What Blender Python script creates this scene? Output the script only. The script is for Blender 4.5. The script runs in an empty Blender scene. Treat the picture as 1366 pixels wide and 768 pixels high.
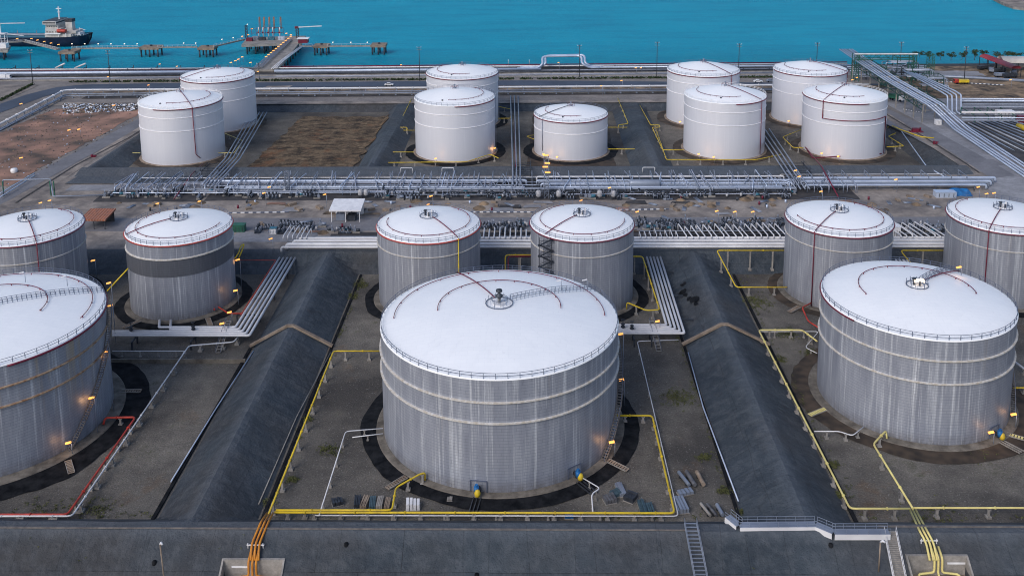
import bpy, bmesh, math, random
from math import sin, cos, pi, radians, atan2, sqrt, hypot
from mathutils import Vector, Matrix
random.seed(7)
C = bpy.context.scene.collection

# ------------------------------------------------------------------ camera model (metres, Z up)
CH = 119.0
FP, TH, PS, RO, CY = 1309.69, 0.173167, 0.017952, -0.008029, 43.757
_F = Vector((-sin(PS)*cos(TH), cos(PS)*cos(TH), -sin(TH)))
_R = Vector((cos(PS), sin(PS), 0)); _U = _R.cross(_F)
_R, _U = cos(RO)*_R + sin(RO)*_U, -sin(RO)*_R + cos(RO)*_U
def S(px, py, z):
    """point of the site at height z read off the survey photo"""
    d = _F + _R*((px-683)/FP) - _U*((py-CY)/FP)
    t = (z-CH)/d.z
    return Vector((d.x*t, d.y*t, z))
cam = bpy.data.cameras.new("camera"); co = bpy.data.objects.new("camera", cam); C.objects.link(co)
m = Matrix((( _R.x, _U.x, -_F.x, 0), (_R.y, _U.y, -_F.y, 0), (_R.z, _U.z, -_F.z, CH), (0, 0, 0, 1)))
co.matrix_world = m
cam.sensor_width = 36; cam.lens = FP/1366*36; cam.shift_y = -(384-CY)/1366; cam.shift_x = 0
cam.clip_start = 1; cam.clip_end = 20000
bpy.context.scene.camera = co

# ------------------------------------------------------------------ light
sc = bpy.context.scene
w = bpy.data.worlds.new("World"); sc.world = w; w.use_nodes = True
nt = w.node_tree; bg = nt.nodes["Background"]
sky = nt.nodes.new("ShaderNodeTexSky"); sky.sky_type = 'NISHITA'; sky.sun_disc = False
SUN_EL, SUN_AZ = radians(38), radians(215)      # behind and to the left of the camera
sky.sun_elevation = SUN_EL; sky.sun_rotation = SUN_AZ
sky.air_density = 1.0; sky.dust_density = 2.5; sky.ozone_density = 2.0
nt.links.new(sky.outputs[0], bg.inputs[0]); bg.inputs[1].default_value = 0.162
sl = bpy.data.lights.new("sun", 'SUN'); sl.energy = 1.1; sl.angle = radians(25); sl.color = (1, .97, .95)
so = bpy.data.objects.new("sun", sl); C.objects.link(so)
sd = Vector((sin(SUN_AZ)*cos(SUN_EL), cos(SUN_AZ)*cos(SUN_EL), sin(SUN_EL)))
so.rotation_euler = (-sd).to_track_quat('-Z', 'Y').to_euler()
sc.view_settings.view_transform = 'Standard'; sc.view_settings.look = 'None'; sc.view_settings.exposure = 0
sc.render.engine = 'CYCLES'
sc.cycles.max_bounces = 5
sc.cycles.filter_width = 1.05

# ------------------------------------------------------------------ materials
class NT:
    def __init__(s, name):
        s.m = bpy.data.materials.new(name); s.m.use_nodes = True; s.t = s.m.node_tree
        s.b = s.t.nodes["Principled BSDF"]
    def n(s, ty, **kw):
        x = s.t.nodes.new(ty)
        for k, v in kw.items(): setattr(x, k, v)
        return x
    def l(s, a, b): s.t.links.new(a, b)
    def math(s, op, a, b=None, c=None, clamp=False):
        x = s.n("ShaderNodeMath", operation=op); x.use_clamp = clamp
        for i, v in enumerate((a, b, c)):
            if v is None: continue
            if hasattr(v, 'links'): s.l(v, x.inputs[i])
            else: x.inputs[i].default_value = v
        return x.outputs[0]
    def mix(s, f, a, b, mode='MIX'):
        x = s.n("ShaderNodeMix", data_type='RGBA', blend_type=mode)
        for i, v in ((0, f), (6, a), (7, b)):
            if hasattr(v, 'links'): s.l(v, x.inputs[i])
            elif i == 0: x.inputs[0].default_value = v
            else: x.inputs[i].default_value = (*v, 1)
        return x.outputs[2]
    def noise(s, vec, scale, detail=5, rough=.6, lo=.35, hi=.65):
        x = s.n("ShaderNodeTexNoise"); x.inputs["Scale"].default_value = scale
        x.inputs["Detail"].default_value = detail; x.inputs["Roughness"].default_value = rough
        s.l(vec, x.inputs["Vector"])
        r = s.n("ShaderNodeMapRange"); r.inputs[1].default_value = lo; r.inputs[2].default_value = hi
        s.l(x.outputs[0], r.inputs[0])
        return r.outputs[0]
    def pos(s): return s.n("ShaderNodeNewGeometry").outputs["Position"]
    def obj(s): return s.n("ShaderNodeTexCoord").outputs["Object"]
    def sep(s, v):
        x = s.n("ShaderNodeSeparateXYZ"); s.l(v, x.inputs[0]); return x.outputs
    def comb(s, a, b, c=0.):
        x = s.n("ShaderNodeCombineXYZ")
        for i, v in enumerate((a, b, c)):
            if hasattr(v, 'links'): s.l(v, x.inputs[i])
            else: x.inputs[i].default_value = v
        return x.outputs[0]
    def bump(s, h, dist=.05, strength=.6):
        x = s.n("ShaderNodeBump"); x.inputs["Strength"].default_value = strength; x.inputs["Distance"].default_value = dist
        s.l(h, x.inputs["Height"]); s.l(x.outputs[0], s.b.inputs["Normal"])
    def out(s, col, rough=.6, metal=0., spec=.3):
        if hasattr(col, 'links'): s.l(col, s.b.inputs["Base Color"])
        else: s.b.inputs["Base Color"].default_value = (*col, 1)
        if hasattr(rough, 'links'): s.l(rough, s.b.inputs["Roughness"])
        else: s.b.inputs["Roughness"].default_value = rough
        s.b.inputs["Metallic"].default_value = metal; s.b.inputs["Specular IOR Level"].default_value = spec
        return s.m

def M(name, c1, c2=None, scale=.4, rough=.6, metal=0., spec=.3, bump=0., fine=None):
    t = NT(name); p = t.pos()
    c2 = c2 or tuple(x*.72 for x in c1)
    c = t.mix(t.noise(p, scale), c1, c2)
    if fine:
        f = t.noise(p, fine, 3, .7, .3, .7)
        c = t.mix(.55, c, t.mix(f, (.35,.35,.35), (.65,.65,.65)), 'OVERLAY')
        if bump: t.bump(f, bump)
    elif bump: t.bump(t.noise(p, scale*6, 3), bump)
    return t.out(c, rough, metal, spec)

mt = {}
mt['roof'] = None
def roof_mat():
    t = NT("white roof paint"); p = t.obj(); x, y, z = t.sep(p)
    c = t.mix(t.noise(p, .15, 6, .6, .3, .7), (.92, .93, .945), (.87, .885, .91))
    br = t.n("ShaderNodeTexBrick"); t.l(p, br.inputs["Vector"])
    br.inputs["Scale"].default_value = .22; br.inputs["Mortar Size"].default_value = .006
    br.inputs["Color1"].default_value = (1,1,1,1); br.inputs["Color2"].default_value = (.95,.955,.965,1); br.inputs["Mortar"].default_value = (.78,.79,.82,1)
    c = t.mix(.4, c, br.outputs[0], 'MULTIPLY')
    r = t.math('SQRT', t.math('ADD', t.math('MULTIPLY', x, x), t.math('MULTIPLY', y, y)))
    # radial wash marks
    a = t.math('ARCTAN2', y, x)
    st = t.noise(t.comb(t.math('MULTIPLY', a, 9.), t.math('MULTIPLY', r, .12)), 1.6, 4, .6, .55, .8)
    c = t.mix(t.math('MULTIPLY', st, .14), c, (.55, .58, .62))
    sp = t.noise(p, 1.1, 2, .5, .68, .75)
    c = t.mix(t.math('MULTIPLY', sp, .12), c, (.45, .45, .47))
    return t.out(c, .45, 0, .3)
mt['roof'] = roof_mat()

def shell_mat(name, base, dark, light, stain, lines=True, rust=.25):
    t = NT(name); p = t.obj(); x, y, z = t.sep(p)
    oi = t.n("ShaderNodeObjectInfo").outputs["Random"]
    a = t.math('ARCTAN2', y, x)
    off = t.math('MULTIPLY', oi, 37.)
    def st(fa, fz, lo, hi, det=4):
        v = t.comb(t.math('MULTIPLY', a, fa), t.math('MULTIPLY', z, fz), off)
        return t.noise(v, 1., det, .65, lo, hi)
    c = t.mix(t.math('MULTIPLY', st(9, .05, .3, .7), .85), base, dark)
    c = t.mix(t.math('MULTIPLY', st(30, .03, .53, .74, 7), .80), c, light)
    c = t.mix(t.math('MULTIPLY', st(70, .22, .55, .8, 5), .45), c, stain)
    # rust / lime runs starting at the rim
    top = t.n("ShaderNodeMapRange"); top.inputs[1].default_value = 6; top.inputs[2].default_value = 24; t.l(z, top.inputs[0])
    rr = t.math('MULTIPLY', st(9 if rust > .5 else 14, .02, .50 if rust > .5 else .60, .66 if rust > .5 else .72, 4), t.math('MULTIPLY', top.outputs[0], rust))
    c = t.mix(rr, c, (.46, .36, .22))
    h = t.math('FRACT', t.math('DIVIDE', z, .62))
    ln = t.math('LESS_THAN', h, .10)
    h2 = t.math('LESS_THAN', t.math('FRACT', t.math('ADD', t.math('MULTIPLY', a, 9.), t.math('MULTIPLY', t.math('FLOOR', t.math('DIVIDE', z, .62)), .37))), .02)
    k = t.math('MAXIMUM', ln, h2)
    if lines: c = t.mix(t.math('MULTIPLY', k, .50), c, tuple(v*.40 for v in dark))
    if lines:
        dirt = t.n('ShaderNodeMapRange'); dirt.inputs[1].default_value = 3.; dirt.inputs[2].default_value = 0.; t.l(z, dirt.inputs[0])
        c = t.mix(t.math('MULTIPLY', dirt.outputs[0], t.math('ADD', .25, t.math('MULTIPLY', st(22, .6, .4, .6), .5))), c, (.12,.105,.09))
    t.bump(t.math('SUBTRACT', 1., k), .02, .5)
    # per-plate tint
    wn = t.n("ShaderNodeTexWhiteNoise", noise_dimensions='2D')
    t.l(t.comb(t.math('FLOOR', t.math('MULTIPLY', a, 9.)), t.math('FLOOR', t.math('DIVIDE', z, 2.48))), wn.inputs["Vector"])
    c = t.mix(t.math('MULTIPLY', wn.outputs[0], .16), c, dark)
    return t.out(c, .42, .25, .4)
mt['galv'] = shell_mat("weathered grey cladding", (.385,.41,.475), (.215,.235,.295), (.86,.89,.94), (.17,.185,.235))
mt['galv2'] = shell_mat("weathered ribbed cladding", (.365,.385,.44), (.22,.235,.285), (.82,.85,.90), (.17,.18,.225))
mt['galvrust'] = shell_mat('rust stained grey cladding', (.385,.41,.475), (.215,.235,.295), (.86,.89,.94), (.17,.185,.235), rust=1.)
mt['darkband'] = shell_mat("dark cladding band", (.135,.145,.17), (.10,.105,.125), (.20,.21,.24), (.08,.085,.10), rust=0)
mt['whiteshell'] = shell_mat("off white tank paint", (.73,.745,.81), (.705,.715,.78), (.78,.79,.85), (.665,.67,.73), lines=False, rust=.06)
mt['girder'] = M("pale girder", (.62,.61,.60), (.45,.40,.33), 1.2)
mt['rustgirder'] = M('rusty girder', (.45,.34,.24), (.22,.11,.06), 1.)
mt['wgirder'] = M("white girder", (.92,.90,.90), (.8,.78,.78), 1.)
mt['rail'] = M("grey blue rail", (.15,.18,.25), (.10,.12,.18), 1.5, .5, .3)
mt['redpipe'] = M("dark red pipe", (.185,.018,.045), (.11,.015,.03), 1.2, .45)
mt['brightred'] = M("red pipe", (.50,.05,.035), (.30,.04,.03), .5, .45)
mt['orange'] = M("orange pipe", (.62,.25,.03), (.42,.16,.03), .5, .45)
mt['yellow'] = M("yellow pipe", (.72,.52,.03), (.50,.36,.04), .4, .45)
mt['paleyellow'] = M("pale yellow pipe", (.74,.66,.26), (.6,.5,.2), .4, .5)
mt['whitepipe'] = M("pale insulated pipe", (.72,.72,.74), (.55,.55,.58), .12, .45)
mt['greypipe'] = M("grey steel pipe", (.30,.34,.42), (.19,.22,.28), .12, .4, .3)
mt['midpipe'] = M('dull lavender pipe', (.40,.43,.52), (.26,.29,.37), .2, .5)
mt['bluepipe'] = M("blue grey pipe", (.56,.63,.76), (.42,.49,.62), .12, .4, .3)
mt['darksteel'] = M("dark steel", (.07,.08,.10), (.035,.04,.05), .6, .5, .4)
mt['teal'] = M("teal machinery", (.05,.20,.28), (.03,.10,.15), .8, .5)
mt['blue'] = M("blue paint", (.02,.16,.42), (.015,.09,.25), .8, .5)
mt['conc'] = M("old concrete", (.32,.30,.28), (.19,.18,.17), .3, .85, fine=2., bump=.03)
mt['brownconc'] = M("brown concrete", (.30,.24,.19), (.17,.13,.10), .4, .85, fine=2., bump=.03)
mt['pad'] = M("tank pad concrete", (.19,.17,.145), (.08,.07,.06), .35, .85, fine=1.5, bump=.04)
mt['blackring'] = M("wet black gutter", (.005,.006,.008), (.020,.021,.024), .45, .8, 0, .08, fine=.7, bump=.08)
mt['brownring'] = M("brown gutter", (.085,.062,.045), (.022,.019,.017), .3, .8, fine=1.2)
mt['white'] = M("white paint", (.80,.80,.82), (.65,.65,.68), .6, .5)
mt['green'] = M("green steel", (.035,.15,.10), (.02,.08,.06), .5, .5)
mt['rustroof'] = None
mt['sand'] = M("sandy yard", (.33,.285,.25), (.14,.125,.12), .12, .9, fine=.6, bump=.05)
mt['yard'] = M("concrete yard", (.30,.30,.32), (.20,.20,.215), .1, .85, fine=.7)
mt['road'] = M("grey service road", (.20,.198,.215), (.145,.145,.16), .1, .85, fine=.8)
mt['asphalt'] = M("asphalt", (.075,.095,.135), (.055,.07,.10), .05, .8, fine=.8)
mt['redsoil'] = M("red soil", (.40,.225,.165), (.09,.07,.06), .075, .95, fine=.6, bump=.1)
mt['brownsoil'] = M("dry brown soil", (.30,.215,.14), (.045,.038,.034), .16, .95, fine=.5, bump=.15)
mt['darkbed'] = M("dark equipment bed", (.075,.07,.07), (.035,.035,.04), .3, .9, fine=1.2)
def scrub_mat():
    t = NT('dry scrub field'); p = t.pos(); x, y, z = t.sep(p)
    q = t.comb(t.math('MULTIPLY', x, .6), y)
    c = t.mix(t.noise(q, .22, 9, .78, .42, .58), (.05,.040,.033), (.20,.145,.095))
    c = t.mix(t.math('MULTIPLY', t.noise(q, .5, 8, .8, .56, .66), .8), c, (.40,.31,.20))
    c = t.mix(t.math('MULTIPLY', t.noise(p, .07, 5, .7, .55, .66), .7), c, (.22,.11,.06))
    f = t.noise(p, 1.3, 5, .8, .35, .65); c = t.mix(.6, c, t.mix(f, (.28,.28,.28), (.72,.72,.72)), 'OVERLAY'); t.bump(f, .3); return t.out(c, .95, 0, .1)
mt['brownsoil2'] = scrub_mat()
mt['membrane2'] = M("dark membrane", (.055,.06,.07), (.035,.04,.048), .1, .7, fine=1.)
mt['hull'] = M("navy hull", (.012,.022,.05), (.008,.012,.03), .3, .4)
mt['lamp_o'] = None
def emit(name, col, st):
    t = NT(name); t.out(col, .5); t.b.inputs["Emission Color"].default_value = (*col, 1); t.b.inputs["Emission Strength"].default_value = st
    return t.m
mt['amber'] = emit("amber lamp glass", (1, .42, .10), 1.35)
mt['warm'] = emit("warm white lamp glass", (1, .82, .6), 1.6)
mt['redlamp'] = emit("red lamp glass", (1, .1, .06), 2.)
def rust_roof():
    t = NT("rusty corrugated roof"); p = t.pos(); x, y, z = t.sep(p)
    c = t.mix(t.noise(p, .9, 5, .6), (.36,.12,.06), (.16,.07,.05))
    k = t.math('LESS_THAN', t.math('FRACT', t.math('MULTIPLY', x, 1.1)), .25)
    c = t.mix(t.math('MULTIPLY', k, .6), c, (.40,.28,.24)); return t.out(c, .8)
mt['rustroof'] = rust_roof()

def ground_mats():
    # basin floor: gravel with moss and damp patches
    t = NT("basin gravel"); p = t.pos(); X = t.sep(p)
    big = t.noise(p, .035, 6, .62, .38, .62); med = t.noise(p, .22, 6, .7, .35, .65)
    c = t.mix(big, (.075,.070,.066), (.205,.188,.165)); c = t.mix(t.math('MULTIPLY', med, .45), c, (.058,.054,.052))
    g = t.math('MULTIPLY', t.noise(p, .07, 5, .7, .60, .70), t.noise(p, .8, 4, .7, .4, .6))
    c = t.mix(t.math('MULTIPLY', g, .75), c, (.055,.062,.022))
    o = t.math('MULTIPLY', t.noise(t.comb(X[1], X[0]), .05, 5, .7, .62, .72), .35)
    c = t.mix(o, c, (.16,.085,.035))
    f = t.noise(p, 2.6, 3, .8, .3, .7)
    c = t.mix(.75, c, t.mix(f, (.28,.28,.28), (.72,.72,.72)), 'OVERLAY')
    cr = t.n("ShaderNodeTexVoronoi", feature='DISTANCE_TO_EDGE'); cr.inputs["Scale"].default_value = .13; t.l(p, cr.inputs["Vector"])
    v2 = t.n('ShaderNodeTexVoronoi'); v2.inputs['Scale'].default_value = 1.3; t.l(p, v2.inputs['Vector'])
    spk = t.math('LESS_THAN', v2.outputs['Distance'], .16); c = t.mix(t.math('MULTIPLY', spk, .5), c, (.26,.25,.24))
    t.bump(f, .10, .9); gr = t.out(c, .95, 0, .15)
    # membrane covered slopes
    t = NT("bund membrane"); p = t.pos(); x, y, z = t.sep(p)
    c = t.mix(t.noise(p, .05, 6, .6, .35, .65), (.032,.042,.054), (.062,.077,.094))
    c = t.mix(t.math('MULTIPLY', t.noise(p, .018, 4, .6, .48, .60), .65), c, (.058,.054,.053))
    br = t.n('ShaderNodeTexBrick'); t.l(p, br.inputs['Vector']); br.inputs['Scale'].default_value = .075; br.inputs['Mortar Size'].default_value = .004
    br.inputs['Color1'].default_value = (1.12,1.1,1.08,1); br.inputs['Color2'].default_value = (.84,.86,.90,1); br.inputs['Mortar'].default_value = (.45,.45,.45,1); br.inputs['Brick Width'].default_value = 1.1; br.inputs['Row Height'].default_value = .5
    c = t.mix(.8, c, br.outputs[0], 'MULTIPLY')
    # run marks down the slopes (slope direction taken from the height)
    st = t.noise(t.comb(t.math('MULTIPLY', x, .9), t.math('MULTIPLY', y, .9), t.math('MULTIPLY', z, .08)), .5, 5, .7, .45, .75)
    c = t.mix(t.math('MULTIPLY', st, .40), c, (.135,.145,.16))
    d = t.noise(p, .11, 5, .7, .60, .68)
    c = t.mix(t.math('MULTIPLY', d, .55), c, (.028,.030,.036))
    zc = t.n("ShaderNodeMapRange"); zc.inputs[1].default_value = 3.8; zc.inputs[2].default_value = 5.05; t.l(z, zc.inputs[0])
    c = t.mix(t.math('MULTIPLY', zc.outputs[0], .34), c, (.14,.16,.19))
    sx = t.math('LESS_THAN', t.math('FRACT', t.math('DIVIDE', t.math('ADD', x, t.math('MULTIPLY', t.noise(p, .03, 2), 1.5)), 11.)), .012)
    sy = t.math('LESS_THAN', t.math('FRACT', t.math('DIVIDE', t.math('ADD', y, t.math('MULTIPLY', t.noise(p, .03, 2), 1.5)), 13.)), .010)
    c = t.mix(t.math('MULTIPLY', t.math('MAXIMUM', sx, sy), .35), c, (.02,.022,.026))
    f = t.noise(p, 1.6, 4, .75, .3, .7)
    c = t.mix(.28, c, t.mix(f, (.33,.33,.33), (.67,.67,.67)), 'OVERLAY')
    t.bump(t.noise(p, .45, 7, .68, .3, .7), .35, .8); me = t.out(c, .75, 0, .25)
    # plateau
    t = NT("site ground"); p = t.pos()
    c = t.mix(t.noise(p, .04, 6, .65, .35, .65), (.165,.155,.155), (.27,.245,.23)); c = t.mix(t.math('MULTIPLY', t.noise(p, .2, 6, .7, .45, .65), .6), c, (.15,.135,.125))
    f = t.noise(p, 1.4, 4, .8, .3, .7)
    c = t.mix(.6, c, t.mix(f, (.3,.3,.3), (.7,.7,.7)), 'OVERLAY'); t.bump(f, .05); pl = t.out(c, .95, 0, .15)
    # sea
    t = NT("sea water"); p = t.pos(); x, y, z = t.sep(p)
    c = t.mix(t.noise(p, .006, 5, .6, .3, .7), (.000,.275,.420), (.002,.335,.495))
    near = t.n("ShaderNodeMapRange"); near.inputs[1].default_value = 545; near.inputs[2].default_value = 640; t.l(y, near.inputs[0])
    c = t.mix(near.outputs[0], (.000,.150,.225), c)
    wv = t.noise(t.comb(t.math('MULTIPLY', x, .35), y), .35, 6, .7, .3, .7)
    c = t.mix(t.math('MULTIPLY', wv, .5), c, (.01,.36,.50)); w2 = t.noise(t.comb(t.math('MULTIPLY', x, .12), t.math('MULTIPLY', y, .5)), .12, 5, .7, .45, .7); c = t.mix(t.math('MULTIPLY', w2, .55), c, (.0,.19,.33)); t.bump(wv, .7, .9)
    se = t.out(c, .5, 0, .08)
    return gr, me, pl, se
mt['gravel'], mt['membrane'], mt['plateau'], mt['sea'] = ground_mats()

# ------------------------------------------------------------------ mesh builder
class MB:
    def __init__(s): s.v = []; s.f = []; s.sm = []; s.mi = []
    def add(s, vs, fs, smooth=False, mi=0):
        o = len(s.v); s.v += [tuple(a) for a in vs]; s.f += [tuple(i+o for i in f) for f in fs]
        s.sm += [smooth]*len(fs); s.mi += [mi]*len(fs); return s
    def box(s, x0, y0, z0, x1, y1, z1, mi=0):
        return s.add([(x0,y0,z0),(x1,y0,z0),(x1,y1,z0),(x0,y1,z0),(x0,y0,z1),(x1,y0,z1),(x1,y1,z1),(x0,y1,z1)],
            [(0,3,2,1),(4,5,6,7),(0,1,5,4),(1,2,6,5),(2,3,7,6),(3,0,4,7)], mi=mi)
    def cbox(s, c, sx, sy, sz, rz=0, mi=0):
        q = []; k = len(s.v); s.box(-sx/2, -sy/2, 0, sx/2, sy/2, sz, mi)
        for i in range(k, len(s.v)):
            x, y, z = s.v[i]; s.v[i] = (c[0]+x*cos(rz)-y*sin(rz), c[1]+x*sin(rz)+y*cos(rz), c[2]+z)
        return s
    def beam(s, p, q, wd, ht=None, mi=0):
        p, q = Vector(p), Vector(q); ht = ht or wd; d = (q-p)
        if d.length < 1e-6: return s
        d.normalize(); up = Vector((0,0,1)) if abs(d.z) < .95 else Vector((1,0,0))
        a = d.cross(up).normalized()*wd/2; b = a.cross(d).normalized()*ht/2
        vs = [p-a-b, p+a-b, p+a+b, p-a+b, q-a-b, q+a-b, q+a+b, q-a+b]
        return s.add(vs, [(0,1,2,3),(4,7,6,5),(0,4,5,1),(1,5,6,2),(2,6,7,3),(3,7,4,0)], mi=mi)
    def tube(s, pts, r, n=8, bend=0, mi=0, closed=False):
        pts = [Vector(p) for p in pts]
        if bend and len(pts) > 2:
            o = [pts[0]]
            for i in range(1, len(pts)-1):
                a, b, c = pts[i-1], pts[i], pts[i+1]
                l = min(bend, (a-b).length*.45, (c-b).length*.45)
                p0 = b+(a-b).normalized()*l; p1 = b+(c-b).normalized()*l
                for t in (0, .33, .67, 1): o.append((1-t)**2*p0 + 2*t*(1-t)*b + t*t*p1)
            o.append(pts[-1]); pts = o
        N = len(pts); vs = []; ref = None
        for i in range(N):
            if closed: d = pts[(i+1) % N]-pts[i-1]
            else: d = pts[min(i+1, N-1)]-pts[max(i-1, 0)]
            if d.length < 1e-9: d = Vector((0,0,1))
            d.normalize()
            if ref is None: ref = Vector((0,0,1)) if abs(d.z) < .9 else Vector((1,0,0))
            a = ref - d*ref.dot(d)
            if a.length < 1e-3: a = Vector((1,.3,0)) - d*d.dot(Vector((1,.3,0)))
            a.normalize(); ref = a; b = d.cross(a)
            k = 1.
            if 0 < i < N-1:
                u = (pts[i]-pts[i-1]).normalized().dot((pts[i+1]-pts[i]).normalized()); k = 1/max(.5, sqrt(max(.01, (1+u)/2)))
            for j in range(n):
                t = 2*pi*(j+.5)/n; vs.append(pts[i] + (a*cos(t)+b*sin(t))*r*k)
        fs = []
        for i in range(N if closed else N-1):
            i2 = (i+1) % N
            for j in range(n): fs.append((i*n+j, i*n+(j+1) % n, i2*n+(j+1) % n, i2*n+j))
        s.add(vs, fs, n > 4, mi)
        if not closed:
            s.add([], []); o = len(s.v)-len(vs)
            s.f += [tuple(o+j for j in reversed(range(n))), tuple(o+(N-1)*n+j for j in range(n))]; s.sm += [False]*2; s.mi += [mi]*2
        return s
    def cyl(s, c, r, z0, z1, n=16, mi=0, r2=None): 
        r2 = r if r2 is None else r2
        vs = [(c[0]+r*cos(2*pi*i/n), c[1]+r*sin(2*pi*i/n), z0) for i in range(n)] + [(c[0]+r2*cos(2*pi*i/n), c[1]+r2*sin(2*pi*i/n), z1) for i in range(n)]
        s.add(vs, [(i, (i+1) % n, n+(i+1) % n, n+i) for i in range(n)], n > 8, mi)
        o = len(s.v)-2*n; s.f += [tuple(o+i for i in reversed(range(n))), tuple(o+n+i for i in range(n))]; s.sm += [False]*2; s.mi += [mi]*2
        return s
    def lathe(s, c, prof, n=32, a0=0, a1=2*pi, mi=0, smooth=True):
        """prof: list of (r, z); swept around c"""
        full = abs(a1-a0-2*pi) < 1e-6; m_ = n if full else n+1; vs = []
        for i in range(m_):
            t = a0+(a1-a0)*i/n
            for r, z in prof: vs.append((c[0]+r*cos(t), c[1]+r*sin(t), z))
        k = len(prof); fs = []
        for i in range(n):
            i2 = (i+1) % m_
            for j in range(k-1): fs.append((i*k+j, i2*k+j, i2*k+j+1, i*k+j+1))
        return s.add(vs, fs, smooth, mi)
    def build(s, name, mats, parent=None, origin=None):
        me = bpy.data.meshes.new(name); o = bpy.data.objects.new(name, me); C.objects.link(o)
        if parent is not None:
            og = worg(parent); o.parent = parent; base = og
        else:
            base = Vector(origin) if origin is not None else s.basept(); o.location = base
        me.from_pydata([(x-base[0], y-base[1], z-base[2]) for x, y, z in s.v], [], s.f)
        mats = mats if isinstance(mats, (list, tuple)) else [mats]
        for a in mats: me.materials.append(mt[a] if isinstance(a, str) else a)
        me.polygons.foreach_set('use_smooth', s.sm); me.polygons.foreach_set('material_index', s.mi); me.update()
        return o
    def basept(s):
        xs = [v[0] for v in s.v]; ys = [v[1] for v in s.v]; zs = [v[2] for v in s.v]
        return Vector(((min(xs)+max(xs))/2, (min(ys)+max(ys))/2, min(zs)))
def worg(o):
    v = Vector((0,0,0))
    while o is not None: v = v+o.location; o = o.parent
    return v
def tag(o, label, cat, group=None, kind=None):
    o['label'] = label; o['category'] = cat
    if group: o['group'] = group
    if kind: o['kind'] = kind
    return o
def thing(name, label, cat, loc, group=None):
    o = bpy.data.objects.new(name, None); C.objects.link(o); o.location = loc; o.empty_display_size = .5
    return tag(o, label, cat, group)
def struct(o): o['kind'] = 'structure'; return o
def copy_tree(o, loc=None, rz=None, parent=None, label=None, scale=None):
    c = o.copy(); C.objects.link(c)
    if parent: c.parent = parent
    if loc is not None: c.location = loc
    if rz is not None: c.rotation_euler = (0, 0, rz)
    if scale is not None: c.scale = scale
    if label: c['label'] = label
    for ch in list(o.children): copy_tree(ch, parent=c)
    return c

# ------------------------------------------------------------------ terrain
def plat(Y): return 5. if Y < 362 else (5.-2.*(Y-362)/93. if Y < 455 else 3.)
def ramp(a, b, v, h=5.):     # 0 at a, h at b
    return max(0., min(1., (v-a)/(b-a)))*h
def sl(Y): return 5.-(152.3-Y)/1.55
def slp(px, py):
    Y = 150.
    for _ in range(30):
        p = S(px, py, sl(Y)); Y = .5*Y+.5*p.y
    return S(px, py, sl(Y))
CUTS = []
for _a, _b, _y in ((299, 378, 746), (1210, 1288, 741)):
    _p, _q = slp(_a, _y), slp(_b, _y); CUTS.append((_p.x, _q.x, _p.y-7., _p.y, _p.z-3.6))
def height(X, Y):
    for a, b, c, d, z in CUTS:
        if a < X < b and c < Y < d: return min(z, sl(Y))
    if Y < 152.3: return 5.-(152.3-Y)/1.55 if Y > 128 else 5.-(24.3)/1.55
    if Y <= 277.5:
        if X < -175 or X > 178: return 5.
        h = max(ramp(161.8, 154.4, Y), ramp(270.6, 277.4, Y), ramp(-166, -174, X), ramp(168, 176, X))
        for l, c, r, sh in ((-69, -60, -50.4, 0), (38.6, 48.2, 58.2, 0)):
            if l < X < r:
                w = (X-l)/(c-l) if X < c else (r-X)/(r-c)
                hb = 5.*(w if w < .86 else .86+(w-.86)*.6)/.944
                h = max(h, hb)
        return min(5., h)
    if Y <= 465:
        P = plat(Y)
        if X < -169 or X > 162: return P
        out = 5.+ramp(346.6, 352., Y, 1.4) if Y < 352 else 9.
        if Y < 352.: return out
        h = max(ramp(361.6, 353.4, Y, 6.4), ramp(459.5, 465, Y, 3.), ramp(-160, -168, X), ramp(154, 162, X))
        for l, c, r in ((-68, -61, -52.6), (39.6, 48.3, 56.4)):
            if l < X < r: h = max(h, 5.6*((X-l)/(c-l) if X < c else (r-X)/(r-c)))
        if Y < 353.4: h = 6.4
        return min(h, max(P, 6.4*(Y < 362)))
    if Y < 551: return 3.
    return 3.-(Y-551)*.6
def lines(a, b, step, extra):
    s = set(extra); x = a
    while x <= b+1e-6:
        if all(abs(x-e) > step*.35 for e in extra): s.add(round(x, 3))
        x += step
    return sorted(s)
from mathutils import noise as mn
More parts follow.
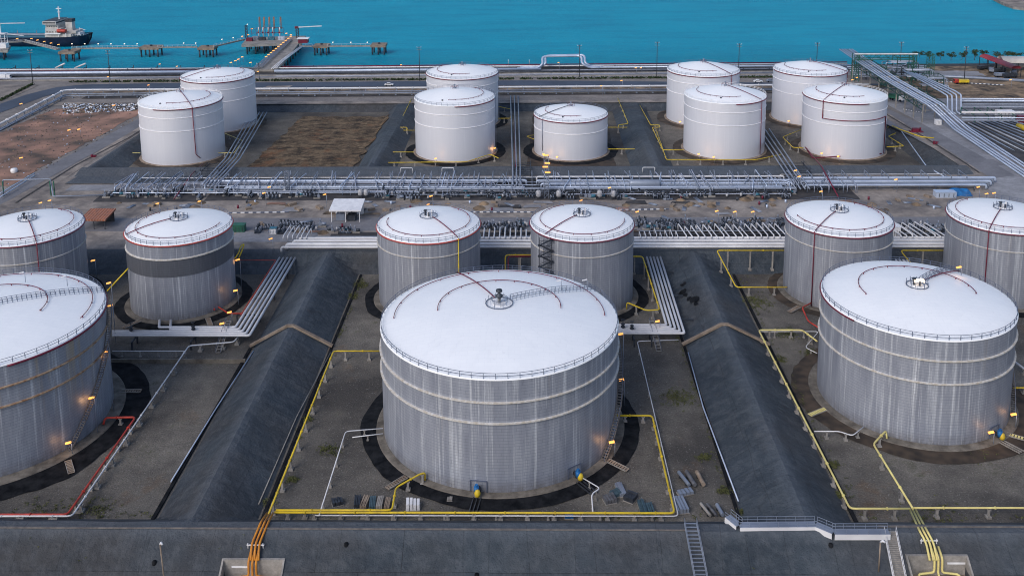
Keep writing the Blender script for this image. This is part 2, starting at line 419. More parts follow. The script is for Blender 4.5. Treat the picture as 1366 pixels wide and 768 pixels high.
def build_ground():
    xs = [-900, -600, -420] + lines(-300, 300, 2., [-175,-174,-169,-168,-166,-160,-69,-68,-61,-60,-58.8,-61.4,-52.6,-50.4,38.6,39.6,46.8,48.2,49.6,56.4,58.2,154,162,168,176,178]+[k+e for c in CUTS for k in c[:2] for e in (-.02, .02)]) + [360, 480, 700, 1000]
    ys = [60, 100, 128] + lines(132, 564, 2., [k+e for c in CUTS for k in c[2:4] for e in (-.02, .02)]+[152.3,154.4,161.8,270.6,277.4,277.5,346.6,352,353.4,361.6,362,455,459.5,465,551]) 
    xs = sorted(set(xs)); ys = sorted(set(ys)); nx = len(xs)
    vs = []
    for y in ys:
        for x in xs:
            z = height(x, y)
            on_plateau = z > 2.95 and (y > 277 or x < -175)
            if not on_plateau and y < 550:
                z += .22*(mn.noise(Vector((x*.13, y*.13, 0)))) * (1 if z > .4 and z < 4.8 else .3)+(.30*mn.noise(Vector((x*.35, y*.35, 4.))) if z > .8 and 163 < y < 270 else 0)
            vs.append((x, y, z))
    b = MB()
    fs = []; mi = []
    for j in range(len(ys)-1):
        for i in range(nx-1):
            x = (xs[i]+xs[i+1])/2; y = (ys[j]+ys[j+1])/2; z = height(x, y)
            if y < 154.4: k = 1
            elif y < 277.5: k = 0 if z < .02 else 1
            elif 346.6 < y < 465 and -169 < x < 162: k = 0 if z < .02 else 1
            else: k = 2
            fs.append((j*nx+i, j*nx+i+1, (j+1)*nx+i+1, (j+1)*nx+i)); mi.append(k)
    b.v = vs; b.f = fs; b.mi = mi; b.sm = [False]*len(fs)
    return struct(b.build("ground", ['gravel', 'membrane', 'plateau'], origin=(0,0,0)))
build_ground()
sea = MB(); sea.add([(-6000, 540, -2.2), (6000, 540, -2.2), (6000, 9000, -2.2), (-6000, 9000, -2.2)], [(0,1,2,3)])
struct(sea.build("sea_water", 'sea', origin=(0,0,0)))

_lay = [0]
def sheet(name, corners, mat, off=None, n=10, m_=10, zf=None, jag=0, kind='structure'):
    """quad sheet a,b,c,d draped over the ground"""
    if off is None: _lay[0] += 1; off = .05+.004*_lay[0]
    a, b_, c, d = [Vector((p[0], p[1], 0)) for p in corners]
    b = MB(); vs = []
    for i in range(n+1):
        for j in range(m_+1):
            u, v = i/n, j/m_; p = (a*(1-u)+b_*u)*(1-v)+(d*(1-u)+c*u)*v
            if jag and (i in (0, n) or j in (0, m_)):
                p = p+Vector((mn.noise(p*.2), mn.noise(p*.2+Vector((9,0,0))), 0))*jag
            z = zf(p.x, p.y) if zf else plat(p.y)
            vs.append((p.x, p.y, z+off))
    b.add(vs, [(i*(m_+1)+j, (i+1)*(m_+1)+j, (i+1)*(m_+1)+j+1, i*(m_+1)+j+1) for i in range(n) for j in range(m_)])
    o = b.build(name, mat, origin=(0,0,0)); o['kind'] = kind; return o
def psheet(name, pix, mat, z=5., **k): return sheet(name, [S(x, y, z) for x, y in pix], mat, **k)
def ribbon(name, pts, wd, mat, off=None):
    if off is None: _lay[0] += 1; off = .05+.004*_lay[0]
    b = MB(); P = []
    for i in range(len(pts)-1):
        a, c = Vector((*pts[i][:2], 0)), Vector((*pts[i+1][:2], 0)); k = max(1, int((c-a).length/6))
        for t in range(k): P.append(a.lerp(c, t/k))
    P.append(Vector((*pts[-1][:2], 0))); vs = []
    for i, p in enumerate(P):
        d = (P[min(i+1, len(P)-1)]-P[max(0, i-1)]).normalized(); nrm = Vector((-d.y, d.x, 0))*wd/2
        for q in (p-nrm, p+nrm): vs.append((q.x, q.y, plat(q.y)+off))
    b.add(vs, [(2*i, 2*i+2, 2*i+3, 2*i+1) for i in range(len(P)-1)])
    return struct(b.build(name, mat, origin=(0,0,0)))
# ------------------------------------------------------------------ storage tanks
TANKS = {}
mt['stairgrey'] = M('stair steel', (.20,.18,.165), (.11,.10,.10), 1.)
def ang(c, px, py, z):
    p = S(px, py, z); return atan2(p.y-c[1], p.x-c[0])
def tank(key, label, X, Y, R, H, shell='galv', rise=3., bands=(), bandr=.35, darkband=None, ring='blackring', ringr=4.6, padr=1.6,
         arcs=(), radials=(), risers=(), rimred=None, centre='ring', stair=None, doors=(), walk=None, railc='rail', posts=None,
         group=None, bandmat='girder', railout=0):
    c = (X, Y)
    t = thing('storage_tank', label, 'storage tank', (X, Y, 0), group); TANKS[key] = (X, Y, R, H, t, rise)
    n = 96 if R > 18 else 72
    b = MB().lathe(c, [(R, .15), (R, H)], n)
    b.build('shell', shell, t)
    def dome(r): return H+.05+rise*(1-(r/R)**2) if shell != 'whiteshell' else H+.05+rise*(1-(r/R)**1.35)
    prof = [(R+.12, H-.18), (R+.12, H+.05)]+[(R*k, dome(R*k)) for k in (.995,.95,.88,.8,.7,.6,.5,.4,.3,.2,.1,.02)]
    MB().lathe(c, prof, n).build('roof', 'roof', t)
    MB().lathe(c, [(R+padr, -.3), (R+padr, .35), (R+padr-.25, .45), (R-.3, .55)], n).build('foundation_ring', 'pad' if shell != 'whiteshell' else 'brownconc', t)
    if ring:
        q = MB(); NR = 160; vs = []
        for i in range(NR):
            a = 2*pi*i/NR
            for r in (R+padr-.1, R+padr+ringr*(1+.22*mn.noise(Vector((cos(a)*2.2+X, sin(a)*2.2, 0)))+.10*mn.noise(Vector((cos(a)*9+X, sin(a)*9, 0))))): vs.append((X+r*cos(a), Y+r*sin(a), .30 if r < R+padr+.5 else .12))
        q.add(vs, [(2*i, 2*i+1, 2*((i+1) % NR)+1, 2*((i+1) % NR)) for i in range(NR)])
        q.build('drain_gutter', ring, t)
    if darkband:
        MB().lathe(c, [(R+.1, darkband[0]), (R+.1, darkband[1])], n, smooth=True).build('dark_band', 'darkband', t)
    for z in bands:
        MB().lathe(c, [(R-.05, z-bandr*.6), (R+bandr*1.1, z-bandr*.3), (R+bandr*1.1, z+bandr*.35), (R-.05, z+bandr*.5)], n, smooth=False).build('wind_girder', bandmat, t)
    # rim railing
    q = MB(); np_ = posts or int(2*pi*R/2.3); rr = R+railout
    zt = H+.05
    for i in range(np_):
        a = 2*pi*i/np_; x, y = X+(rr-.1)*cos(a), Y+(rr-.1)*sin(a); q.beam((x, y, zt), (x, y, zt+1.15), .10 if R > 15 and shell != 'whiteshell' else .08)
    for h in (.6, 1.15):
        q.tube([(X+(rr-.1)*cos(2*pi*i/n), Y+(rr-.1)*sin(2*pi*i/n), zt+h) for i in range(n)], .05, 4, closed=True)
    q.build('railing', railc, t)
    if rimred:      # (a0, a1, z, radius, colour)
        for a0, a1, z, r, col in rimred:
            k = max(8, int(abs(a1-a0)*20)); MB().tube([(X+(R+.25)*cos(a0+(a1-a0)*i/k), Y+(R+.25)*sin(a0+(a1-a0)*i/k), z) for i in range(k+1)], r, 6).build('rim_pipe', col, t)
    for fr, a0, a1, col in arcs:
        r = R*fr; k = max(8, int(abs(a1-a0)*22)); q = MB()
        q.tube([(X+r*cos(a0+(a1-a0)*i/k), Y+r*sin(a0+(a1-a0)*i/k), dome(r)+.35) for i in range(k+1)], .085, 6)
        for i in range(0, k+1, max(1, k//10)):
            a = a0+(a1-a0)*i/k; q.beam((X+r*cos(a), Y+r*sin(a), dome(r)-.05), (X+r*cos(a), Y+r*sin(a), dome(r)+.4), .17)
        q.build('cooling_arc', col, t)
    for a, r0, r1, col in radials:
        q = MB(); pts = [(X+r*cos(a), Y+r*sin(a), dome(min(r, R))+.4) for r in [R*(r0+(r1-r0)*i/8) for i in range(9)]]
        q.tube(pts, .13, 6); q.build('radial_pipe', col, t)
    for pts, rad, col in risers:       # pts: list of (angle, z, extra radius)
        q = MB(); P = []
        for i, (a, z, e) in enumerate(pts):
            if i and abs(a-pts[i-1][0]) > .06:
                a0, z0, e0 = pts[i-1]; k = int(abs(a-a0)*16)+1
                for j in range(1, k): P.append((X+(R+e)*cos(a0+(a-a0)*j/k), Y+(R+e)*sin(a0+(a-a0)*j/k), z0+(z-z0)*j/k))
            P.append((X+(R+e)*cos(a), Y+(R+e)*sin(a), z))
        q.tube(P, rad, 6)
        q.build('riser_pipe', col, t)
    zc = dome(0)
    if centre == 'ring' or centre == 'vent':
        rc = R*.115 if R > 18 else R*.17
        p = MB(); p.tube([(X+rc*cos(2*pi*i/24), Y+rc*sin(2*pi*i/24), zc+.15) for i in range(24)], .10, 5, closed=True)
        for i in range(10):
            a = 2*pi*i/10; p.beam((X+rc*cos(a), Y+rc*sin(a), zc-.3), (X+rc*cos(a), Y+rc*sin(a), zc+1.1), .09)
        rc2 = rc*.62
        p.tube([(X+rc2*cos(2*pi*i/20), Y+rc2*sin(2*pi*i/20), zc+1.2) for i in range(20)], .06, 4, closed=True)
        for i in range(8):
            a = 2*pi*i/8+.2; p.beam((X+rc2*cos(a), Y+rc2*sin(a), zc-.3), (X+rc2*cos(a), Y+rc2*sin(a), zc+1.2), .07)
        p.build('platform_railing', 'rail', t)
        p = MB(); p.cyl((X, Y), rc2*.8, zc-.3, zc+.25, 20); p.cyl((X, Y), .35, zc, zc+1.2, 10)
        if centre == 'vent':
            p.build('hatch', 'white', t)
            v = MB().lathe(c, [(.0, zc+.2), (.35, zc+.2), (.35, zc+1.3), (.75, zc+1.5), (.78, zc+1.9), (.35, zc+2.2), (.3, zc+2.5), (.7, zc+2.7), (.65, zc+3.1), (0, zc+3.3)], 14); v.build('vent', 'darksteel', t)
        else:
            p.cyl((X+.9, Y+.3), .22, zc, zc+1.6, 8); p.build('hatch', 'white', t)
            v = MB(); v.cyl((X-.8, Y-.2), .25, zc, zc+1.5, 8); v.cyl((X-.8, Y-.2), .45, zc+1.5, zc+1.8, 8); v.cyl((X+.2, Y-.9), .2, zc, zc+1.3, 8); v.build('vent', 'darksteel', t)
    elif centre == 'peak':
        p = MB(); p.cyl((X, Y), .6, zc-.2, zc+.5, 12); p.cyl((X, Y), .25, zc+.5, zc+1.5, 8); p.cyl((X, Y), .5, zc+1.5, zc+1.8, 8, r2=.1)
        p.build('vent', 'greypipe', t)
        p = MB()
        for i in range(6):
            a = 2*pi*i/6; p.beam((X+1.5*cos(a), Y+1.5*sin(a), zc-.3), (X+1.5*cos(a), Y+1.5*sin(a), zc+.9), .08)
        p.tube([(X+1.5*cos(2*pi*i/16), Y+1.5*sin(2*pi*i/16), zc+.9) for i in range(16)], .05, 4, closed=True); p.build('platform_railing', 'redpipe', t)
        a = -1.9; p = MB(); p.cyl((X+R*.75*cos(a), Y+R*.75*sin(a)), .35, dome(R*.75)-.1, dome(R*.75)+.35, 10); p.build('hatch', 'darksteel', t)
    if walk is not None:      # railed gangway from the centre to the rim, angle
        a = walk; dx, dy = cos(a), sin(a); q = MB()
        for sgn in (-.55, .55):
            ox, oy = -dy*sgn, dx*sgn
            P = [(X+R*f*dx+ox, Y+R*f*dy+oy, dome(R*f)) for f in [.12+.86*i/22 for i in range(23)]]
            for x, y, z in P: q.beam((x, y, z), (x, y, z+1.1), .08)
            q.tube([(x, y, z+1.1) for x, y, z in P], .05, 4); q.tube([(x, y, z+.6) for x, y, z in P], .04, 4)
        q.build('gangway_railing', railc, t)
    if stair:                 # (a0, a1) climbs from a0 at the ground to a1 at the rim
        a0, a1 = stair; k = 64; q = MB(); rl = MB(); top = []; 
        for i in range(k):
            a = a0+(a1-a0)*i/k; z = .3+(H-.3)*i/k
            p0 = (X+(R+.2)*cos(a), Y+(R+.2)*sin(a), z); p1 = (X+(R+1.1)*cos(a), Y+(R+1.1)*sin(a), z)
            q.beam(p0, p1, abs(a1-a0)*R/k*.85, .05)
            top.append((p1[0], p1[1], z+1.05))
            if i % 4 == 0: rl.beam(p1, (p1[0], p1[1], z+1.05), .07)
        for r_ in (.15, 1.15):
            q.tube([(X+(R+r_)*cos(a0+(a1-a0)*i/k), Y+(R+r_)*sin(a0+(a1-a0)*i/k), .2+(H-.3)*i/k) for i in range(k+1)], .11, 4)
        rl.tube(top, .05, 4)
        st = q.build('spiral_stair', 'stairgrey', t); rl.build('handrail', 'rail', st)
    for a in doors:
        q = MB(); e = Vector((cos(a), sin(a), 0)); s_ = Vector((-sin(a), cos(a), 0)); P = Vector((X, Y, 0))+e*(R+.12)
        q.beam(P-s_*1.6+Vector((0,0,2.9)), P+s_*1.6+Vector((0,0,2.9)), .15); q.beam(P-s_*1.6+Vector((0,0,.6)), P-s_*1.6+Vector((0,0,2.9)), .15); q.beam(P+s_*1.6+Vector((0,0,.6)), P+s_*1.6+Vector((0,0,2.9)), .15)
        dd = q.build('nozzle_frame', 'rail', t)
        q = MB(); q.tube([P+Vector((0,0,1.5)), P+e*1.6+Vector((0,0,1.5))], .42, 10); q.tube([P+e*.9+Vector((0,0,1.5)), P+e*1.1+Vector((0,0,1.5))], .65, 10); q.build('nozzle', 'darksteel', dd)
        q = MB(); q.cyl((P+e*1.3-s_*.15), .5, 1.4, 2.6, 10); q.cyl((P+e*1.3-s_*.15), .3, 2.6, 3., 8); q.build('valve_actuator', 'blue', dd)
        q = MB(); q.lathe((P+e*1.7+s_*.1), [(0, .7), (.5, .9), (.62, 1.5), (.4, 2.1), (0, 2.3)], 12); q.build('valve_body', 'yellow', dd)
    return t, dome

def A_(k, *pq):  # helper: angle of pixel on rim plane
    X, Y, R, H = k; return atan2(S(*pq, H).y-Y, S(*pq, H).x-X)
k = (-6.63, 194.13, 24.96, 23.75)
tank('A', 'largest grey storage tank with a dark mushroom vent on its white roof, in the middle', *k, rise=3.3, bands=(19.1, 14.85), centre='vent', ringr=3.2,
     arcs=[(.89, 3.21, -.04, 'redpipe'), (.52, 3.25, -.07, 'redpipe')], radials=[(ang(k, 612, 364, 24.5), .1, 1.0, 'redpipe')], walk=.57, stair=(-.62, .55), doors=(-1.36-.35, -.93))
k = (85.14, 204.94, 20.02, 23.4)
tank('I', 'large grey storage tank at the right with a tan gutter around its foot', *k, rise=2.8, bands=(19.0, 14.0), ring='brownring', ringr=3.8, padr=1.9,
     arcs=[(.61, 3.34, -.21, 'redpipe')], radials=[(.72, .1, 1., 'redpipe')], rimred=[(2.1, 3.7, 23.2, .16, 'redpipe')], stair=(-.45, .5), doors=(-1.0,), walk=.80)
k = (-116.9, 194.2, 24.2, 23.5)
tank('H', 'large grey storage tank with rusty runs, cut off by the left edge of the photo', *k, shell='galvrust', bandmat='rustgirder', rise=2.6, bands=(19.0, 15.0), ringr=5.2, padr=2.6,
     arcs=[(.89, 3.2, -.06, 'redpipe'), (.52, 3.2, -.05, 'redpipe')], rimred=[(-.9, .9, 23.2, .2, 'redpipe')], stair=(ang(k, 90, 604, 0), ang(k, 143, 398, 23.5)), walk=.59, doors=())
MID = [('B', 'grey silver tank behind the largest tank, with a yellow riser pipe on its front', (-27.84, 255.44, 14.01, 21.36), (608, 317), 'brightred', 'yellow', (17.3,), [(.81, 3.0, 2*pi+1.06)]),
       ('C', 'grey silver tank with a dark zigzag stair tower on its left side', (14.16, 256.49, 14.07, 21.36), (716, 318), 'redpipe', None, (16.9,), [(.82, 2.0, 2*pi)]),
       ('D', 'grey silver tank with a wide dark band around its upper wall', (-96.02, 253.95, 13.92, 21.36), (166, 315), 'brightred', None, (), [(.81, 2.4, 2*pi)]),
       ('E', 'grey silver tank with dark red riser, cut by the left edge of the photo', (-137.5, 253.5, 14.06, 21.36), (48, 323), 'redpipe', 'redpipe', (16.2,), [(.82, -2.9, 1.3)]),
       ('F', 'grey silver tank with dark red riser, right behind the tan gutter tank, fully in view', (85.06, 259.23, 14.11, 21.4), (1090, 308), 'redpipe', 'redpipe', (17.2,), [(.82, -3.1, .9)]),
       ('G', 'grey silver tank with dark red riser, cut by the right edge of the photo', (130.5, 261., 14.1, 21.4), (1319, 308), 'redpipe', 'redpipe', (16.3,), [(.84, 2.0, 2*pi+.3)])]
for key, lab, k, rp, col, rcol, bd, arc in MID:
    a = ang(k, *rp, 21.4)
    tank(key, lab, *k, shell='galv2', rise=2.2, bands=bd, ring='blackring' if key != 'F' else 'brownring', ringr=2.6, arcs=[(f, p, q, 'redpipe') for f, p, q in arc],
         radials=[(a, .15, 1.0, 'redpipe')], risers=[([(a, 21.6, .3), (a, .6, .3)], .14, rcol)] if rcol else [], rimred=[(0, 2*pi, 21.15, .17, col)],
         darkband=(12.6, 17.2) if key == 'D' else None, bandr=.22, posts=44)
X, Y, R, H, t, _ = TANKS['D']
MB().lathe((X, Y), [(R, 17.2), (R+.3, 17.25), (R+.3, 17.5), (R, 17.6)], 72, smooth=False).build('wind_girder', 'girder', t)
# zigzag stair tower on tank C
X, Y, R, H, t, _ = TANKS['C']
a = ang((X, Y), 716, 330, 20); q = MB(); cx, cy = X+(R+1.5)*cos(a), Y+(R+1.5)*sin(a)
for sx in (-1.6, 1.6):
    for sy in (-.7, .7): q.beam((cx+sx, cy+sy, 0), (cx+sx, cy+sy, 21.4), .14)
for x in (-.55, .55): q.beam((cx+x, cy-.7, 0), (cx+x, cy-.7, 21.4), .08)
for i in range(14):
    z0, z1 = i*1.5, (i+1)*1.5; s_ = 1 if i % 2 else -1
    q.beam((cx-1.5*s_, cy, z0), (cx+1.5*s_, cy, z1), .9, .12); q.box(cx+1.6*s_-.5, cy-.7, z1-.06, cx+1.6*s_+.4, cy+.7, z1)
    q.beam((cx-1.6, cy-.7, z1), (cx+1.6, cy-.7, z1), .1); q.beam((cx-1.5*s_, cy-.7, z0+1), (cx+1.5*s_, cy-.7, z1+1), .07)
q.build('stair_tower', 'darksteel', t)
FAR = [('J', 'front white tank of the pair beside the red soil lot, red pipe down it', (-143.65, 390.87, 16.52, 23.4), 3.3),
       ('K', 'white storage tank beyond and right of the tank beside the red soil lot', (-143.09, 438.26, 16.4, 23.4), 3.0),
       ('L', 'white storage tank nearest the dry brown dirt field, front one of the pair', (-31.0, 394.5, 16.55, 23.4), 3.4),
       ('M', 'white storage tank half hidden behind the tank nearest the dirt field', (-31.09, 442.75, 16.5, 23.4), 3.0),
       ('N', 'shortest white storage tank, standing low between taller tanks, with a grey pipe on its left', (16.96, 394.3, 15.16, 16.3), 2.9),
       ('O', 'white storage tank behind the one standing right of the shortest tank', (80.45, 446.29, 16.5, 23.4), 3.2),
       ('P', 'front white tank with a riser down its right, just right of the shortest tank', (80.71, 396.6, 16.54, 23.4), 3.6),
       ('Q', 'white storage tank nearest the green pipe gantry, rear one of the rightmost pair', (129.64, 446.4, 16.5, 23.4), 3.2),
       ('R', 'white storage tank with a stepped dark red pipe across its wall', (129.85, 396.2, 16.54, 23.4), 3.7)]
FX = {'J': ((255,143), -2.9+2*pi-2*pi), 'K': ((243,106), 0), 'L': ((585,141), 0), 'M': ((600,105), 0), 'N': ((720,157), 0), 'O': ((980,101), 0), 'P': ((1015,134), 0), 'Q': ((1125,96), 0), 'R': ((1101,133.7), 0)}
for key, lab, k, rise in FAR:
    a = ang(k, *FX[key][0], k[3]); ris = []; rads = [(a, .06, 1.0, 'redpipe' if key not in 'N' else 'darksteel')]
    if key == 'J': ris = [([(a, 23.6, .3), (a+.02, 4.2, .3), (a+.12, 2.2, .3)], .15, 'redpipe')]
    if key == 'R':
        ar = ang(k, 1179.4, 150, 18); ris = [([(a, 23.6, .3), (a, 16.2, .3), (ar, 16.6, .3), (ar, 1., .3)], .16, 'redpipe')]
    if key == 'P': ris = [([(a, 23.6, .3), (a, 1., .3)], .15, 'redpipe')]
    if key in 'OQ': ris = [([(a, 23.6, .3), (a, 12., .3)], .15, 'redpipe')]
    if key == 'N': a2 = ang(k, 718, 160, 16.3); ris = [([(a2, 16.5, .3), (a2, 3., .3)], .16, 'greypipe')]
    if key in 'LM': ris = [([(.05, 23.6, .35), (-.02, 1., .35)], .16, 'greypipe')]; rads = []
    rim = {'J': [(-1.9, .4, 23.1, .2, 'redpipe')], 'R': [(-3.4, -1.3, 23.1, .2, 'redpipe')], 'P': [(-1.5, .4, 23.1, .2, 'redpipe')], 'L': [(-1.5, -.2, 23.1, .2, 'redpipe')]}.get(key, [(-3.1, -.1, k[3]-.3, .2, 'redpipe')])
    tank(key, lab, *k, shell='whiteshell', rise=rise, bands=(19.6, 14.2) if key != 'N' else (11.2,), bandr=.16, bandmat='wgirder', ring='brownring' if key in 'JKOPQR' else 'blackring', ringr=3.4, padr=1.,
         arcs=[(.70, 2.6, 2*pi-1.2, 'redpipe')] if key in 'NRPOQM' else [(.72, -1.7, .9, 'redpipe')], radials=rads, risers=ris, rimred=rim, centre='peak', railc='wgirder' if key in 'JPR' else 'rail')
# ------------------------------------------------------------------ roads, yards, patches
# corridor between the two tank rows
sheet('corridor_yard', [(-190,277.8),(190,277.8),(190,346),(-190,346)], 'sand', n=40, m_=12)
sheet('service_road', [(-190,292),(165,292),(165,303.5),(-190,303.5)], 'road', n=30, m_=2)
sheet('pipe_trench_bed', [(-62,285),(-12,285),(-12,289.5),(-62,289.5)], 'darkbed')
sheet('equipment_bed', [(-60,279),(150,279),(150,291),(-60,291)], 'darkbed', n=30, jag=.6)
sheet('pump_yard', [(-92,283),(-66,283),(-66,291.5),(-92,291.5)], 'yard')
sheet('manifold_bed', [(-112,320),(112,320),(112,345.5),(-112,345.5)], 'darkbed', n=30, jag=.8)  # equipment bed; its dark tone also paints in ambient shade between the rack pipes
sheet('bare_dirt_patch', [(20,304.5),(140,304.5),(140,319.5),(20,319.5)], 'sand', n=20, jag=2)
sheet('manifold_bed', [(-150,319),(-113,319),(-113,330),(-150,330)], 'darkbed', jag=.5)
sheet('concrete_apron', [(-165,330.5),(-112,330.5),(-112,337),(-165,337)], 'yard')
sheet('bund_apron', [(-168.5,338),(-118,338),(-118,346.4),(-167.5,346.9)], 'membrane', off=.215)
random.seed(41)
for i in range(26):
    x = random.uniform(-115, 150); y = random.choice((306, 309, 312, 316, 290.5)); w_ = random.uniform(2.5, 9); h_ = random.uniform(1.2, 3.2)
    sheet('dirt_patch', [(x,y),(x+w_,y+random.uniform(-.5,.5)),(x+w_*.9,y+h_),(x+w_*.1,y+h_)], random.choice(('brownsoil','darkbed','yard','redsoil')), off=.25+.002*i, n=6, m_=3, jag=1.2)
# left: service road, red soil lot
ribbon('side_road', [(-190,290),(-184,322),(-180.5,360),(-176.5,421),(-175,452)], 8.5, 'road')
ribbon('road_verge', [(-173.5,330),(-172,400),(-171,452)], 4., 'sand')
sheet('red_soil_lot', [(-236,336),(-187,336),(-183,456),(-229,456)], 'redsoil', n=24, m_=40, jag=2.5)
ribbon('side_drain', [(-176,318),(-174.6,360),(-170.6,400),(-170,452)], .7, 'darkbed', off=.22)
# dirt field in the far basin
def zb(x, y): return max(height(x, y), 0)
sheet('dry_dirt_field', [(-112,364),(-70,364),(-66,450),(-108,450)], 'brownsoil2', off=.35, n=20, m_=30, zf=zb, jag=2.5)
sheet('bare_ground_strip', [(-2,364),(34,364),(36,455),(2,455)], 'brownring', off=.12, n=8, m_=14, zf=zb, jag=1.5)
# right: yard road with hatched verge
ribbon('yard_road', [(176,300),(172,340),(167,400),(160,452),(158,466)], 15., 'road')
ribbon('road_verge', [(166,300),(163.5,350),(163.2,400),(162.6,440)], 4.5, 'sand')
sheet('gravel_shoulder', [(158,306),(186,306),(180,346),(160,340)], 'yard', jag=1.)
ribbon('side_drain', [(164.5,348),(164.2,400),(162.8,445)], .8, 'darkbed', off=.24)
sheet('hardstanding', [(184,345),(330,345),(330,424),(189,424)], 'darkbed', off=.22, n=10, m_=6)
sheet('hardstanding', [(176,345),(330,345),(330,470),(170,470)], 'yard', n=20, m_=12)
# road and strips along the shore
ribbon('bund_top_track', [(-236,466),(-100,466.5),(175,467.5)], 5.5, 'sand')
ribbon('coast_road', [S(-120,190,3),S(0,145,3),S(47,128,3),S(80,119.5,3),S(110,116.5,3),S(200,115,3),S(700,111,3),S(1420,118,3)], 12, 'asphalt')
ribbon('coast_strip', [(-700,519),(330,531)], 12, 'yard')
ribbon('road_verge', [(-225,489),(-190,492),(200,496)], 5, 'brownsoil')
ribbon('wall_bed', [(-225,479),(180,486.5)], 6, 'darkbed')
ribbon('pipe_strip', [(-700,533),(330,545)], 17, 'darkbed')
sheet('shore_yard', [(196,470),(520,470),(520,548),(190,545)], 'brownsoil', n=20, m_=10)
sheet('pale_sand_patch', [(206,522),(246,520),(246,533),(212,534)], 'yard', jag=2)
sheet('road_patch', [(-141,492.5),(-127,493.5),(-125,503.5),(-138,503)], 'sand')
sheet('left_shore_yard', [(-520,420),(-262,478),(-262,508),(-520,508)], 'sand', n=12, m_=6)
# far shore at the upper right
b = MB(); P = [S(1324,-3,0), S(1338,4,0), S(1352,9,0), S(1368,11,0), S(1480,22,0), S(1900,40,0), S(1900,-60,0), S(1330,-60,0)]
b.v = [(p.x, p.y, 0) for p in P]+[(p.x, p.y, -3) for p in P]; n = len(P)
b.f = [tuple(range(n))]+[(i, (i+1) % n, n+(i+1) % n, n+i) for i in range(n)]; b.sm = [False]*len(b.f); b.mi = [0]*len(b.f)
struct(b.build('far_shore', 'sand', origin=(0,0,0)))

# kerb with white dashes along the service road
def kerb(name, p, q, n, label, z=None):
    t = thing('painted_kerb', label, 'kerb', (p[0], p[1], 5)); a, c = Vector((p[0], p[1], 0)), Vector((q[0], q[1], 0))
    for col, ph in (('white', 0), ('rail', 1)):
        b = MB()
        for i in range(ph, n, 2):
            u, v = a.lerp(c, i/n), a.lerp(c, (i+1)/n); zz = plat((u.y)) if z is None else z
            b.beam((u.x, u.y, zz+.3), (v.x, v.y, zz+.3), .3, .3)
        b.build('kerb_block', col, t)
K0 = [((225,286),(385,284),30,'black and white kerb beside the dirt, behind the dark banded tank'), ((622,284),(712,284),20,'black and white kerb in the gap between the two middle silver tanks'), ((826,281),(892,280),16,'black and white kerb right of the tank with the zigzag stair')]
for (a, b_, n, l) in K0: kerb('', S(*a, 5), S(*b_, 5), n, l)
kerb('', S(1218,107,3.3), S(1340,114,3.3), 44, 'black and white kerb along the coast road beside the red truck', z=3.1)
kerb('', S(1205,146,3.3), S(1232,151,3.3), 16, 'short striped kerb at the bend below the pipe rack legs', z=3.1)

# ------------------------------------------------------------------ pipelines
def pipe(label, pts, r, mat, group=None, cat='pipeline', name='pipeline', posts=None, bend=.9, n=8, postmat='conc', postw=.4, extra=()):
    """one pipeline; posts: spacing of its concrete supports"""
    pts = [Vector(p) for p in pts]
    if posts is None:
        o = MB().tube(pts, r, n, bend=bend).build(name, mat); return tag(o, label, cat, group)
    t = thing(name, label, cat, (pts[0].x, pts[0].y, 0), group)
    run = MB().tube(pts, r, n, bend=bend)
    fl = run
    for i in range(len(pts)-1):
        a, b = pts[i], pts[i+1]; L = (b-a).length
        if r > .15 and L > 4:
            d = (b-a).normalized(); kk = max(1, int(L/9))
            for j in range(kk): p = a.lerp(b, (j+.62)/kk); fl.tube([p-d*.10, p-d*.02], r*1.6, 8); fl.tube([p+d*.02, p+d*.10], r*1.6, 8)
    run.build('pipe_run', mat, t)
    for i in range(len(pts)-1):
        a, b = pts[i], pts[i+1]; L = (b-a).length
        if abs(b.z-a.z) > L*.5: continue
        k = max(1, round(L/posts))
        for j in range(k):
            p = a.lerp(b, (j+.5)/k); g = gz(p.x, p.y)
            if p.z-g < .5: continue
            q = MB(); q.cbox((p.x, p.y, g-.2), postw, postw, p.z-g-r+.2); q.cbox((p.x, p.y, g-.2), postw*2.2, postw*2.2, .6); q.cbox((p.x, p.y, p.z-r-.12), postw*1.8, postw*1.2, .12)
            q.build('support_post', postmat, t)
    return t
def gz(x, y):
    return height(x, y)
YZ = 2.4
def PX(l, z): return [S(x, y, z) for x, y in l]
pipe('yellow pipeline on posts at the left of the middle basin, up to the orange riser', PX([(358,686),(445,468),(508,468)], YZ), .18, 'yellow', posts=6.5)
pipe('yellow pipeline on low posts along the front and right side of the middle basin', PX([(366,683),(900,684),(870,554),(822,554)], 1.6), .2, 'yellow', posts=5.)
pipe('second yellow pipe beside the front run, rising to the foot of the largest tank', PX([(368,680),(523,680),(528,650)], 1.7)+[S(560,632,2.4), S(567,630,2.4), S(567,640,.8)], .18, 'yellow', posts=9)
pipe('thin white pipe just in front of the yellow front run', PX([(420,687),(905,688),(850,455),(905,453)], 1.1), .11, 'whitepipe', posts=9, postw=.22)
pipe('thin white pipe slanting through the middle basin left of the largest tank', PX([(426,686),(461,575),(511,571)], 1.5), .12, 'whitepipe', posts=6, postw=.25)
pipe('short white pipe next to the slanting one, ending at the largest tank', PX([(470,583),(511,578)], 1.3), .11, 'whitepipe', posts=5, postw=.22)
pipe('pair of short white pipes at the lower right foot of the largest tank', [S(772,634,1.2), S(801,651,2.), S(789,658,2.), S(791,684,1.)], .12, 'whitepipe', posts=6, postw=.22)
pipe('thin blue grey pipe at the left foot of the left membrane ridge', PX([(338,468),(286,548),(228,642)], .5), .15, 'bluepipe')
pipe('thin dark pipe at the right foot of the left membrane ridge', PX([(441,470),(396,555),(345,672)], .5), .12, 'conc')
